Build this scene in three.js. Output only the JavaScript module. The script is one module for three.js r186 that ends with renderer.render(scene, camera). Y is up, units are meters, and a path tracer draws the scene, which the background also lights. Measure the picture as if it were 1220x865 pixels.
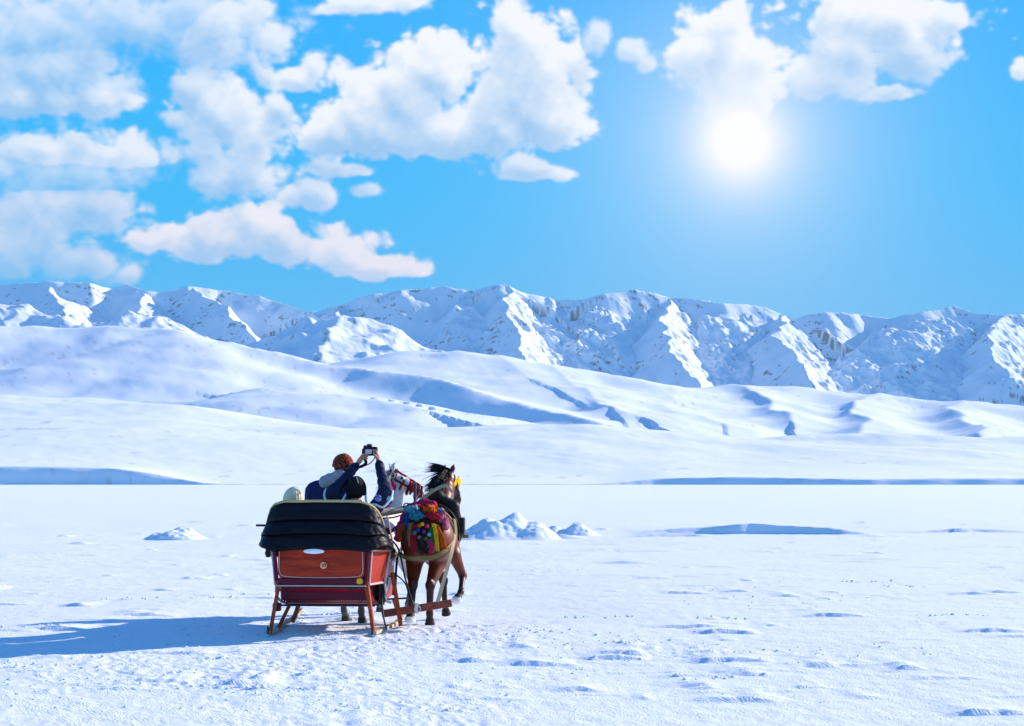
import * as THREE from 'three';
import { mergeGeometries } from 'three/addons/utils/BufferGeometryUtils.js';
import { RoundedBoxGeometry } from 'three/addons/geometries/RoundedBoxGeometry.js';

// ---------------------------------------------------------------- camera, sky, sun, exposure
const scene = new THREE.Scene();
const FOCAL = 1500, W0 = 1220, H0 = 865, CX = 610, HORIZON = 575, EYE = 1.72;
const camera = new THREE.PerspectiveCamera(2 * Math.atan(H0 / 2 / FOCAL) * 180 / Math.PI, W0 / H0, 0.1, 60000);
camera.position.set(0, EYE, 0);
camera.lookAt(0, EYE, -10);
camera.setViewOffset(W0, H0, 0, H0 / 2 - HORIZON, W0, H0);      // shifted lens: level camera, low horizon
camera.updateProjectionMatrix();

const renderer = new THREE.WebGLRenderer({ antialias: true });
renderer.setSize(1024, 726);
renderer.toneMapping = THREE.LinearToneMapping;
renderer.toneMappingExposure = 1.66;
renderer.shadowMap.enabled = true;

const SUN_AZ = 61 * Math.PI / 180, SUN_EL = 22 * Math.PI / 180;
const sunDir = new THREE.Vector3(Math.sin(SUN_AZ) * Math.cos(SUN_EL), Math.sin(SUN_EL), -Math.cos(SUN_AZ) * Math.cos(SUN_EL));
const sun = new THREE.DirectionalLight(new THREE.Color(1, 0.85, 0.74), 5.0);
sun.name = 'sun';
sun.target.position.set(-1.8, 0, -15);
sun.position.copy(sunDir).multiplyScalar(60).add(sun.target.position);
sun.castShadow = true;
sun.shadow.mapSize.set(4096, 4096);
Object.assign(sun.shadow.camera, { left: -25, right: 25, top: 20, bottom: -20, near: 1, far: 160 });
scene.add(sun, sun.target);

// ---------------------------------------------------------------- helpers: random numbers and noise
function rng(seed) { let s = seed | 0; return () => { s = (s + 0x6d2b79f5) | 0; let t = Math.imul(s ^ (s >>> 15), 1 | s); t = (t + Math.imul(t ^ (t >>> 7), 61 | t)) ^ t; return ((t ^ (t >>> 14)) >>> 0) / 4294967296; }; }
const PERM = new Uint8Array(512), GX = new Float32Array(256), GY = new Float32Array(256), RV = new Float32Array(256);
{ const r = rng(11), p = [...Array(256).keys()];
  for (let i = 255; i > 0; i--) { const j = Math.floor(r() * (i + 1)); [p[i], p[j]] = [p[j], p[i]]; }
  for (let i = 0; i < 512; i++) PERM[i] = p[i & 255];
  for (let i = 0; i < 256; i++) { const a = r() * Math.PI * 2; GX[i] = Math.cos(a); GY[i] = Math.sin(a); RV[i] = r(); } }
const clamp = (x, a, b) => x < a ? a : x > b ? b : x, lerp = (a, b, t) => a + (b - a) * t;
const sstep = (a, b, x) => { const t = clamp((x - a) / (b - a), 0, 1); return t * t * (3 - 2 * t); };
function n2(x, y) {                                             // gradient noise, about -1..1
  const xi = Math.floor(x), yi = Math.floor(y), fx = x - xi, fy = y - yi, X = xi & 255, Y = yi & 255;
  const u = fx * fx * fx * (fx * (fx * 6 - 15) + 10), v = fy * fy * fy * (fy * (fy * 6 - 15) + 10);
  const a = PERM[PERM[X] + Y], b = PERM[PERM[(X + 1) & 255] + Y], c = PERM[PERM[X] + ((Y + 1) & 255)], d = PERM[PERM[(X + 1) & 255] + ((Y + 1) & 255)];
  const g00 = GX[a] * fx + GY[a] * fy, g10 = GX[b] * (fx - 1) + GY[b] * fy, g01 = GX[c] * fx + GY[c] * (fy - 1), g11 = GX[d] * (fx - 1) + GY[d] * (fy - 1);
  return 1.5 * lerp(lerp(g00, g10, u), lerp(g01, g11, u), v);
}
function fbm(x, y, o) { let s = 0, a = 0.5; for (let i = 0; i < o; i++) { s += a * n2(x, y); x = x * 2.03 + 17.3; y = y * 2.03 + 9.1; a *= 0.5; } return s; }
function ridged(x, y, o) { let s = 0, a = 0.5, w = 1; for (let i = 0; i < o; i++) { let n = 1 - Math.abs(n2(x, y)); n *= n * w; w = clamp(n * 1.6, 0, 1); s += a * n; x = x * 2.07 + 5.2; y = y * 2.07 + 31.7; a *= 0.5; } return s; }
function worley(x, y) {                                         // distance to the nearest of jittered points, 0..~1
  const xi = Math.floor(x), yi = Math.floor(y); let m = 9;
  for (let j = -1; j < 2; j++) for (let i = -1; i < 2; i++) {
    const h = PERM[PERM[(xi + i) & 255] + ((yi + j) & 255)], dx = xi + i + RV[h] - x, dy = yi + j + RV[(h * 7 + 13) & 255] - y, d = dx * dx + dy * dy;
    if (d < m) m = d;
  }
  return Math.sqrt(m);
}
function n3(x, y, z) { return (n2(x + z * 0.71, y - z * 0.37) + n2(y + x * 0.53 + 40, z + x * 0.29) + n2(z - y * 0.41 + 80, x + y * 0.61)) / 1.9; }
const toLin = (c) => c <= 0.04045 ? c / 12.92 : Math.pow((c + 0.055) / 1.055, 2.4);
const L = (r, g, b) => [toLin(r / 255), toLin(g / 255), toLin(b / 255)];

// ---------------------------------------------------------------- sky: air, clouds and the bright glow round the sun, per direction
{
  const W = 4096, H = 4096, data = new Float32Array(W * H * 4);
  const TOP = L(0, 172, 250), MID = L(30, 184, 248), LOW = L(82, 184, 240), ZENITH = L(8, 82, 184), WHITE = [0.98, 0.97, 0.97], SHADE = L(150, 196, 238), PINK = L(244, 228, 236);
  // only clouds are drawn here (all hills and mountains are built as terrain below); cumulus: centre and half-size in picture units of the view plane, softness, shade strength
  const B = [
    [470, 122, 78, 62, 0.6], [430, 155, 92, 46, 0.6], [510, 90, 62, 52, 0.6], [400, 165, 66, 32, 0.7], [520, 160, 70, 42, 0.7],
    [628, 80, 66, 74, 0.6], [622, 122, 82, 60, 0.6], [660, 150, 46, 34, 0.7], [580, 150, 66, 48, 0.7], [613, 38, 38, 32, 0.6],
    [620, 202, 38, 20, 0.7], [662, 207, 32, 12, 0.8], [440, 226, 24, 12, 1.8],
    [410, 203, 46, 11, 0.8],
    [300, 272, 58, 30, 0.6], [250, 288, 72, 26, 0.6], [180, 288, 46, 16, 0.8], [340, 290, 44, 32, 0.8], [405, 300, 52, 30, 0.7], [445, 318, 56, 17, 0.6], [485, 322, 34, 11, 0.7],
    [262, 140, 58, 56, 0.8], [300, 165, 44, 46, 0.8], [232, 110, 38, 32, 0.8], [280, 210, 62, 36, 1.2], [330, 128, 20, 24, 0.9], [345, 98, 42, 17, 0.9], [372, 80, 15, 22, 1.0], [368, 232, 34, 26, 1.0],
    [160, 26, 210, 62, 2.2], [60, 92, 150, 60, 1.4], [40, 120, 120, 26, 0.8], [110, 120, 70, 24, 0.8], [260, 36, 104, 54, 1.3], [30, 40, 150, 60, 2.0],
    [60, 184, 150, 30, 1.0], [130, 186, 84, 30, 1.2], [-10, 200, 120, 46, 2.0], [60, 210, 180, 30, 2.4],
    [60, 262, 108, 52, 1.1], [20, 300, 110, 44, 1.6], [104, 245, 78, 26, 1.0], [90, 310, 70, 30, 2.0], [155, 327, 16, 18, 1.6],
    [450, 4, 72, 18, 0.9], [390, 12, 24, 10, 1.2],
    [862, 62, 66, 56, 0.6], [830, 60, 44, 40, 0.7], [874, 110, 62, 44, 1.0], [900, 70, 40, 34, 0.7], [868, 26, 34, 24, 0.7],
    [1052, 26, 108, 62, 0.6], [1010, 62, 66, 54, 0.8], [990, 96, 60, 30, 1.0], [1084, 62, 56, 42, 1.0], [1062, 112, 34, 13, 0.8], [1130, 24, 40, 22, 0.8],
    [714, 46, 22, 28, 1.7], [748, 60, 24, 20, 1.7], [770, 76, 16, 12, 2], [1216, 82, 16, 16, 0.8],
  ];
  const lump = (x, y) => {                                      // cauliflower relief
    const wx = x + 9 * n2(x * 0.021, y * 0.021), wy = y + 9 * n2(x * 0.021 + 50, y * 0.021);
    return 0.5 * (0.62 - worley(wx / 46, wy / 42)) + 0.3 * (0.6 - worley(wx / 21 + 9, wy / 20)) + 0.16 * (0.58 - worley(wx / 10 + 3, wy / 9.5)) + 0.10 * (0.55 - worley(wx / 5, wy / 4.7)) + 0.22 * fbm(wx / 70 + 3, wy / 60, 4);
  };
  const RX0 = -260, RX1 = 1480, RY0 = -220, RY1 = 600, ST = 2, NW = (RX1 - RX0) / ST, NH = (RY1 - RY0) / ST;
  const FIELD = new Float32Array(NW * NH), SOFT = new Float32Array(NW * NH);
  for (let j = 0; j < NH; j++) for (let i = 0; i < NW; i++) {
    const x = RX0 + i * ST, y = RY0 + j * ST; let e = 0, m = -9, soft = 1;
    for (const [cx, cy, rx, ry, s] of B) {
      const dx = (x - cx) / rx, dy = (y - cy) / (y > cy ? ry * 0.86 : ry), q = dx * dx + dy * dy; if (q > 4) continue;
      const v = 1 - Math.sqrt(q); e += Math.exp(13 * v); if (v > m) { m = v; soft = s; }
    }
    FIELD[j * NW + i] = m > -1 ? Math.log(e) / 13 - 0.21 + (m > -0.75 ? lump(x, y) * 1.3 + 0.10 * fbm(x / 9 + 3, y / 7, 3) : -0.5) : -2;
    SOFT[j * NW + i] = soft;
  }
  const at = (A, x, y) => { const fx = clamp((x - RX0) / ST, 0, NW - 1.01), fy = clamp((y - RY0) / ST, 0, NH - 1.01), i = fx | 0, j = fy | 0, u = fx - i, v = fy - j, k = j * NW + i; return lerp(lerp(A[k], A[k + 1], u), lerp(A[k + NW], A[k + NW + 1], u), v); };
  const dens = (x, y) => { const f = at(FIELD, x, y); return f < -0.2 ? 0 : f; };
  const air = (el) => {                                     // clear air by height above the horizon
    const a = sstep(0.08, 0.24, el), b = sstep(0.20, 0.40, el);
    return [0, 1, 2].map((k) => lerp(lerp(lerp(LOW[k], MID[k], a), TOP[k], b), ZENITH[k], sstep(0.36, 1.05, el)));
  };
  // outside the picture: loose cumulus of the same kind at quarter resolution
  const QW = 1024, QH = 512, far = new Float32Array(QW * QH);
  for (let j = 0; j < QH; j++) for (let i = 0; i < QW; i++) {
    const el = (j + 0.5) / QH * Math.PI / 2, az = (i + 0.5) / QW * 2 * Math.PI, k = 2.6 / (0.35 + Math.sin(el)), c = Math.cos(az) * Math.cos(el) * k, s = Math.sin(az) * Math.cos(el) * k;
    far[j * QW + i] = fbm(c * 0.9 + 31, s * 0.9 + 7, 5) * 1.5 + 0.3 * (0.6 - worley(c * 2.4, s * 2.4)) - 0.32;
  }
  const bottom = L(190, 215, 240);
  for (let j = 0; j < H; j++) {
    const el = ((j + 0.5) / H - 0.5) * Math.PI, sy = Math.sin(el), ce = Math.cos(el), clear = air(el);
    for (let i = 0; i < W; i++) {
      const o = (j * W + i) * 4; data[o + 3] = 1;
      if (el <= 0) { data[o] = bottom[0]; data[o + 1] = bottom[1]; data[o + 2] = bottom[2]; continue; }
      const ph = ((i + 0.5) / W - 0.5) * 2 * Math.PI, dx = ce * Math.cos(ph), dz = ce * Math.sin(ph);
      let r = clear[0], g = clear[1], b = clear[2], inside = 0, px = 0, py = 0;
      if (dz < -0.2) { px = CX + FOCAL * dx / -dz; py = HORIZON - FOCAL * sy / -dz; inside = sstep(0, 160, Math.min(px - RX0, RX1 - px, py - RY0)); }
      if (inside > 0) {
        const f0 = at(FIELD, px, py);
        if (f0 > -0.15) {
          const soft = at(SOFT, px, py), a = sstep(-0.08, 0.08 + 0.28 * soft, f0) * clamp(1.08 - 0.2 * soft, 0.45, 0.98) * inside;
          let tau = 0; for (let s = 1; s < 9; s++) tau += Math.max(0, Math.min(1, dens(px + s * 3.4, py - s * 8.5)));
          const gx = dens(px + 11, py) - dens(px - 11, py), gy = dens(px, py + 11) - dens(px, py - 11);
          let lit = Math.exp(-tau * 0.27) * 0.98 + 0.14 + clamp(0.45 * gy - 0.2 * gx, -0.3, 0.3);
          lit = clamp(lit, 0, 1); const pk = sstep(140, 330, py) * 0.55;
          r = lerp(r, lerp(SHADE[0], lerp(WHITE[0], PINK[0], pk), lit), a); g = lerp(g, lerp(SHADE[1], lerp(WHITE[1], PINK[1], pk), lit), a); b = lerp(b, lerp(SHADE[2], lerp(WHITE[2], PINK[2], pk), lit), a);
        }
        const dr = Math.hypot(px - 882, py - 168), glow = 0.5 * Math.exp(-dr * dr / 2800) + 0.78 * Math.exp(-dr / 92) + 0.10 * Math.exp(-dr / 260);
        r += (1.05 - Math.min(r, 1)) * Math.min(1, glow); g += (1.05 - Math.min(g, 1)) * Math.min(1, glow * 0.94); b += (1.05 - Math.min(b, 1)) * Math.min(1, glow * 0.9);
      }
      if (inside < 1) {
        const fx = (i / 4), fy = el / (Math.PI / 2) * QH, i0 = fx | 0, j0 = Math.min(QH - 2, fy | 0), u = fx - i0, v = clamp(fy - j0, 0, 1), k = j0 * QW, i1 = (i0 + 1) % QW;
        const d = lerp(lerp(far[k + i0], far[k + i1], u), lerp(far[k + QW + i0], far[k + QW + i1], u), v), a = sstep(0, 0.3, d) * (1 - inside), lit = clamp(1.05 - d * 1.1, 0.2, 1);
        if (a > 0) { r = lerp(r, lerp(SHADE[0], WHITE[0], lit), a); g = lerp(g, lerp(SHADE[1], WHITE[1], lit), a); b = lerp(b, lerp(SHADE[2], WHITE[2], lit), a); }
      }
      data[o] = r; data[o + 1] = g; data[o + 2] = b;
    }
  }
  const sky = new THREE.DataTexture(data, W, H, THREE.RGBAFormat, THREE.FloatType);
  sky.mapping = THREE.EquirectangularReflectionMapping; sky.magFilter = THREE.LinearFilter; sky.needsUpdate = true;
  scene.background = sky; scene.environment = sky; scene.backgroundIntensity = 0.64; scene.environmentIntensity = 0.64;
}

// ---------------------------------------------------------------- scene helpers
const std = (r, g, b, roughness = 0.7, extra = {}) => new THREE.MeshPhysicalMaterial({ color: new THREE.Color().setRGB(r, g, b), roughness, specularIntensity: extra.metalness ? 1 : 0.35, ...extra });
const used = {};
function numbered(name) { const n = used[name] = (used[name] ?? -1) + 1; return n ? name + '_' + String(n).padStart(3, '0') : name; }
function add(geometry, name, material, parent) {               // one named mesh; parts may share a name
  const m = new THREE.Mesh(Array.isArray(geometry) ? merge(geometry) : geometry, material);
  m.name = parent ? name : numbered(name); (parent ?? scene).add(m); return m;
}
function merge(list) { return mergeGeometries(list.map((g) => { const h = g.index ? g.toNonIndexed() : g; for (const k of Object.keys(h.attributes)) if (!['position', 'normal', 'uv'].includes(k)) h.deleteAttribute(k); if (!h.attributes.uv) h.setAttribute('uv', new THREE.BufferAttribute(new Float32Array(h.attributes.position.count * 2), 2)); return h; })); }
function thing(name, label, category, position = [0, 0, 0], group) {
  const g = new THREE.Group(); g.name = numbered(name); g.position.set(...position); scene.add(g); return tag(g, label, category, group);
}
function tag(o, label, category, group) { Object.assign(o.userData, { label, category }); if (group) o.userData.group = group; return o; }
function structure(o) { o.userData.kind = 'structure'; return o; }
function grid(nu, nv, f, color) {                               // a sheet of nu x nv points f(i, j) -> [x, y, z], with smooth normals
  const p = new Float32Array(nu * nv * 3), c = color && new Float32Array(nu * nv * 3), uv = new Float32Array(nu * nv * 2), ix = new Uint32Array((nu - 1) * (nv - 1) * 6);
  for (let j = 0, k = 0; j < nv; j++) for (let i = 0; i < nu; i++, k++) { const q = f(i, j); p[k * 3] = q[0]; p[k * 3 + 1] = q[1]; p[k * 3 + 2] = q[2]; uv[k * 2] = q[0]; uv[k * 2 + 1] = q[2]; }
  for (let j = 0, t = 0; j < nv - 1; j++) for (let i = 0; i < nu - 1; i++) { const a = j * nu + i, b = a + 1, d = a + nu, e = d + 1; ix[t++] = a; ix[t++] = b; ix[t++] = d; ix[t++] = b; ix[t++] = e; ix[t++] = d; }
  const g = new THREE.BufferGeometry();
  g.setAttribute('position', new THREE.BufferAttribute(p, 3)); g.setAttribute('uv', new THREE.BufferAttribute(uv, 2)); g.setIndex(new THREE.BufferAttribute(ix, 1)); g.computeVertexNormals();
  if (c) { const n = g.attributes.normal.array; for (let k = 0; k < nu * nv; k++) { const q = color(p[k * 3], p[k * 3 + 1], p[k * 3 + 2], n[k * 3], n[k * 3 + 1], n[k * 3 + 2]); c[k * 3] = q[0]; c[k * 3 + 1] = q[1]; c[k * 3 + 2] = q[2]; } g.setAttribute('color', new THREE.BufferAttribute(c, 3)); }
  return g;
}

// ---------------------------------------------------------------- snow-covered lake ice
// drifts with a steep lee side towards the viewer: [x, distance, half length, height, depth behind the crest]
const rd = rng(5), drifts = [];
for (const [px, py, half, h] of [[900, 637, 150, 0.44], [1150, 634, 90, 0.16], [640, 641, 60, 0.2], [800, 640, 60, 0.14], [865, 754, 46, 0.07], [1190, 754, 52, 0.06], [640, 790, 50, 0.06], [560, 787, 44, 0.05], [420, 736, 40, 0.05], [170, 736, 46, 0.05], [815, 709, 34, 0.05], [1160, 709, 34, 0.05], [730, 783, 44, 0.06], [870, 788, 56, 0.07], [1085, 799, 22, 0.05], [60, 753, 42, 0.05], [70, 764, 34, 0.04], [1180, 850, 60, 0.06], [880, 833, 60, 0.05], [190, 758, 30, 0.05], [995, 735, 50, 0.06], [755, 781, 24, 0.06]]) {
  const d = EYE * FOCAL / (py - HORIZON); drifts.push([(px - CX) / FOCAL * d, d, half / FOCAL * d, h, h * 7]);
}
for (let i = 0; i < 420; i++) { const d = 10 + 45 * Math.pow(rd(), 1.6), h = (0.012 + 0.04 * rd() * rd()) * Math.sqrt(d / 14); drifts.push([(rd() - 0.5) * d * 1.05, d, (0.1 + 0.7 * rd() * rd()) * Math.sqrt(d / 12), h, h * 9]); }
const bins = new Map(), key = (x, d) => Math.floor(x / 4) * 4096 + Math.floor(d / 4);
for (const q of drifts) for (let x = q[0] - q[2] - 4; x <= q[0] + q[2] + 4; x += 4) for (let d = q[1] - 4; d <= q[1] + 8; d += 4) { const k = key(x, d); if (!bins.has(k)) bins.set(k, new Set()); bins.get(k).add(q); }
function churn(x, d) { return sstep(0.02, 0.42, n2(x * 0.21 + 7, d * 0.13 + 3) * 0.7 + n2(x * 0.55 + 1, d * 0.42) * 0.45 + 0.30 * Math.exp(-Math.pow((d - 13.1 + 0.1 * x) / 0.7, 2)) + 0.5 * Math.exp(-((x + 1.6) ** 2 / 5 + (d - 14.6) ** 2 / 1.6)) - 0.03); }
function snowHeight(x, d) {
  const near = 1 - sstep(60, 160, d), fine = 1 - sstep(34, 90, d);
  let h = (0.05 * n2(x * 0.11, d * 0.07) + 0.02 * n2(x * 0.31 + 5, d * 0.37)) * near;
  if (fine > 0) {
    const m = churn(x, d), wx = x + 0.1 * n2(x * 2, d * 2), wd = d + 0.1 * n2(x * 2 + 9, d * 2);
    h += fine * (0.012 * (ridged(x * 0.5 + 3, d * 1.3, 3) - 0.4));
    const a2 = 0.35 + 0.65 * sstep(-0.2, 0.5, n2(x * 0.4 + 20, d * 0.3));
    const c1 = Math.max(0, 0.5 - worley(wx * 3.1, wd * 2.7)), c2 = Math.max(0, 0.52 - worley(wx * 8.3 + 4, wd * 7.1));
    h += fine * m * a2 * (0.075 * c1 * sstep(0.05, 0.5, n2(wx * 1.2, wd * 1.2)) + 0.034 * c2 * sstep(-0.2, 0.4, n2(wx * 2.3 + 8, wd * 2.1)) + 0.017 * fbm(x * 14, d * 12, 2));
    h += fine * (0.008 * fbm(x * 5.2, d * 4.1, 3) + 0.004 * fbm(x * 17, d * 13, 2));
  }
  const near2 = bins.get(key(x, d));
  if (near2) for (const [qx, qd, half, qh, back] of near2) {
    const u = (x - qx) / half; if (u < -1 || u > 1) continue;
    const e = (d - qd) + 0.3 * qh * n2(x * 3 / Math.max(half, 0.5), qd) + 0.12 * half * u * u, env = Math.pow(1 - u * u, 1.4) * (0.8 + 0.3 * n2(x * 1.7 / half, qd * 3));
    const prof = e < 0 ? Math.exp(e / (qh * 0.45)) * 0.12 : e < qh * 0.5 ? lerp(0.12, 1, sstep(0, qh * 0.5, e)) : Math.exp(-(e - qh * 0.5) / back);
    h += qh * env * prof;
  }
  h -= 0.06 * sstep(14.8, 15.6, d) * (1 - sstep(18, 26, d)) * Math.exp(-Math.pow((x + 1.5) / 2.6, 4));     // trodden trail under the team
  return h;
}
const grain = (() => {                                          // fine grain of the snow surface
  const N = 512, a = new Uint8Array(N * N * 4);
  for (let j = 0; j < N; j++) for (let i = 0; i < N; i++) { const u = i / N * 2 * Math.PI, v = j / N * 2 * Math.PI, x = Math.cos(u) * 9, y = Math.sin(u) * 9, z = Math.cos(v) * 9, w = Math.sin(v) * 9; const n = 0.5 + 0.5 * fbm(x + z * 1.3, y + w * 1.3, 3) + 0.25 * (RV[(i * 131 + j * 57 + ((i * j) & 63)) & 255] - 0.5); const k = (j * N + i) * 4; a[k] = a[k + 1] = a[k + 2] = clamp(n * 255, 0, 255); a[k + 3] = 255; }
  const t = new THREE.DataTexture(a, N, N); t.wrapS = t.wrapT = THREE.RepeatWrapping; t.magFilter = THREE.LinearFilter; t.repeat.set(0.9, 0.9); t.needsUpdate = true; return t;
})();
const SNOW = [0.79, 0.86, 0.935], snowMat = std(...SNOW, 0.85, { bumpMap: grain, bumpScale: 0.012 });
{
  const NU = 560, rows = [];
  for (let d = 8.5; d < 22; d += 0.032) rows.push(d);
  for (let d = 22; d < 1500; d *= 1 + 0.0028 + Math.max(0, (d - 60) / 9000)) rows.push(d);
  rows.push(1500, 2500);
  const front = grid(NU, rows.length, (i, j) => { const d = rows[j], u = i / (NU - 1) * 2 - 1, x = u * (d * 0.46 + 1.2), edge = sstep(0, 0.04, 1 - Math.abs(u)) * sstep(8.5, 9, d); return [x, snowHeight(x, d) * edge, -d]; });
  const xs = (d) => d * 0.46 + 1.2, P = [], quad = (...q) => P.push(...q);
  const A = xs(8.5), Bx = xs(2500), S = 9000;                   // the plain goes on beside and behind the viewer
  const strip = (sx) => { for (let j = 0; j < rows.length - 1; j++) { const d0 = rows[j], d1 = rows[j + 1], a = [sx * xs(d0), 0, -d0], b = [sx * xs(d1), 0, -d1], c = [sx * S, 0, -d1], e = [sx * S, 0, -d0]; if (sx > 0) quad(a, e, c, a, c, b); else quad(a, c, e, a, b, c); } };
  strip(1); strip(-1);
  quad([-S, 0, 9000], [S, 0, 9000], [S, 0, -8.5], [-S, 0, 9000], [S, 0, -8.5], [-S, 0, -8.5]);
  const rest = new THREE.BufferGeometry(); rest.setAttribute('position', new THREE.BufferAttribute(new Float32Array(P.flat()), 3));
  rest.setAttribute('normal', new THREE.BufferAttribute(new Float32Array(P.flatMap(() => [0, 1, 0])), 3)); rest.setAttribute('uv', new THREE.BufferAttribute(new Float32Array(P.flatMap((q) => [q[0], q[2]])), 2));
  rest.setIndex([...P.keys()]);
  for (const g of [front]) g.deleteAttribute('color');
  const ground = new THREE.Mesh(mergeGeometries([front, rest]), snowMat); ground.name = 'snow_plain'; scene.add(structure(ground));
}

// ---------------------------------------------------------------- hills and mountains: ridge lines as [picture x, picture y, distance], turned into places in metres
const ridge = (pts, left, right, sharp = 1) => ({ p: pts.map(([px, py, D]) => [(px - CX) / FOCAL * D, EYE - (py - HORIZON) / FOCAL * D, D]), left, right, sharp });
function roofs(ridges, x, d, k) {                               // height of the highest ridge roof over (x, d); k > 0 rounds where roofs meet
  let best = -1e9, sum = 0; const v = roofs.v; v.length = 0;
  for (const { p, left, right, sharp } of ridges) {
    let h = -1e9;
    for (let s = 0; s < p.length - 1; s++) {
      const a = p[s], b = p[s + 1], ax = b[0] - a[0], ad = b[2] - a[2], t = clamp(((x - a[0]) * ax + (d - a[2]) * ad) / (ax * ax + ad * ad), 0, 1);
      const dx = x - a[0] - ax * t, dd = d - a[2] - ad * t, dist = Math.hypot(dx, dd), side = ax * dd - ad * dx;
      const y = lerp(a[1], b[1], t) - dist * (side > 0 ? left : right) * (sharp + (1 - sharp) * dist / (dist + 160));
      if (y > h) { h = y; if (y > best) { best = y; roofs.side = side > 0 ? 1 : 0; roofs.dist = dist; } }
    }
    v.push(h);
  }
  if (!k) return best;
  for (const h of v) sum += Math.exp((h - best) / k);
  return best + k * Math.log(sum);
}
roofs.v = []; roofs.side = 0; roofs.dist = 0;
const snowFar = SNOW;
const column = (i, n) => { const u = i / (n - 1) * 2 - 1, a = Math.abs(u); return Math.sign(u) * (a < 0.9 ? a / 0.9 * 770 : 770 + (a - 0.9) / 0.1 * 2100) / FOCAL; };   // closer columns where the hills are seen, wider ones beyond

{ // the high range
  const D0 = 9000, sky = [[-2400, 450], [-1300, 372], [-700, 350], [-260, 352], [-120, 342], [0, 339], [60, 336], [108, 337], [140, 344], [155, 339], [186, 348], [225, 341], [262, 347], [310, 352], [340, 362], [372, 372], [396, 364], [432, 353], [480, 346], [520, 341], [560, 346], [597, 339], [622, 349], [660, 357], [692, 357], [722, 351], [756, 345], [800, 355], [836, 358], [866, 361], [905, 364], [926, 373], [946, 379], [985, 371], [1030, 376], [1060, 379], [1086, 376], [1112, 369], [1136, 363], [1166, 374], [1192, 375], [1222, 377], [1330, 366], [1480, 380], [1900, 360], [2600, 390], [3500, 460]];
  const spur = (pts, shade, lit) => ridge(pts, lit, shade * 1.12);     // runs towards the viewer: one slope for its left flank, one for the sunlit right flank
  const R = [ridge(sky.map(([x, y], i) => [x, y, D0 + 80 * Math.sin(i * 1.7) + (x < 372 ? 500 : 0)]), 0.55, 1.0),
    spur([[60, 337, 9500], [66, 350, 9200], [78, 372, 8600], [84, 392, 8000]], 0.95, 0.5),
    spur([[170, 344, 9500], [168, 356, 9200], [160, 372, 8700]], 0.95, 0.55),
    spur([[232, 343, 9400], [262, 366, 8700], [300, 396, 8000], [330, 420, 7500]], 0.9, 1.0),
    spur([[398, 364, 9000], [404, 372, 8700], [415, 388, 8200]], 0.9, 0.5),
    spur([[560, 345, 9050], [552, 360, 8800], [540, 388, 8400], [528, 424, 7900]], 0.8, 0.5),
    spur([[612, 345, 8950], [606, 372, 8200], [614, 410, 7500], [636, 448, 6900]], 0.8, 0.9),
    spur([[652, 355, 9050], [640, 372, 8850], [652, 400, 8450], [676, 446, 7800]], 0.8, 0.46),
    spur([[712, 352, 9050], [708, 362, 8900], [716, 384, 8500]], 0.9, 0.5),
    spur([[800, 356, 8900], [790, 384, 8100], [800, 420, 7400], [830, 462, 6800]], 0.8, 0.9),
    spur([[846, 358, 9050], [842, 376, 8850], [834, 404, 8450], [842, 452, 7800]], 0.85, 0.48),
    spur([[930, 374, 8950], [925, 396, 8200], [945, 430, 7400], [985, 466, 6800]], 0.8, 0.9),
    spur([[1096, 373, 9050], [1066, 384, 8850], [1072, 420, 8300], [1088, 478, 7600]], 0.85, 0.44),
    spur([[1192, 375, 8900], [1180, 398, 8100], [1190, 440, 7300]], 0.8, 0.9)];
  const NU = 960, NV = 310;
  const H = (x, d) => {
    const wx = x + 110 * fbm(x / 900, d / 900, 3) + 60 * fbm(x / 230 + 9, d / 230, 2), wd = d + 110 * fbm(x / 900 + 40, d / 900, 3) + 60 * fbm(x / 230, d / 230 + 9, 2);
    let h = roofs(R, wx, wd, 0);
    const crest = Math.exp(-Math.max(0, 9000 - d) / 700), rough = roofs.side && d < 9100 ? 1 : 0.2, e = 0.25 + 0.75 * sstep(0, 120, roofs.dist);
    h += (ridged(x / 800 + 2, d / 800, 3) - 0.42) * 50 * (1 - 0.7 * crest) + rough * e * ((ridged(x / 260 + 7, d / 360, 4) - 0.4) * 62 + (ridged(x / 95 + 3, d / 120, 4) - 0.4) * 28) + (2 + 5 * rough) * fbm(x / 34, d / 34, 3);
    return Math.max(h, 120);
  };
  const g = grid(NU, NV, (i, j) => { const d = 6100 + (9900 - 6100) * Math.pow(j / (NV - 1), 0.78), x = column(i, NU) * d; return [x, H(x, d), -d]; }, (x, y, z, nx, ny, nz) => {
    const crag = 1.15 * fbm(x / 80 + y / 90, y / 44 - z / 70, 5) + 0.42 * fbm(x / 17, y / 14 - z / 25, 3), bare = sstep(0.12, 0.17, crag * 0.7 + (0.72 - ny) * 0.55 + 0.2 * n2(x / 330 + 4, z / 420) - 0.20), t = 0.5 + 0.5 * n2(x / 140, y / 90);
    const rock = [lerp(0.17, 0.31, t), lerp(0.155, 0.245, t), lerp(0.17, 0.24, t)];
    return [0, 1, 2].map((k) => lerp(snowFar[k], rock[k], bare));
  });
  const m = new THREE.Mesh(g, std(1, 1, 1, 0.95, { vertexColors: true })); m.name = 'mountain_range'; scene.add(structure(m));
}
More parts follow.
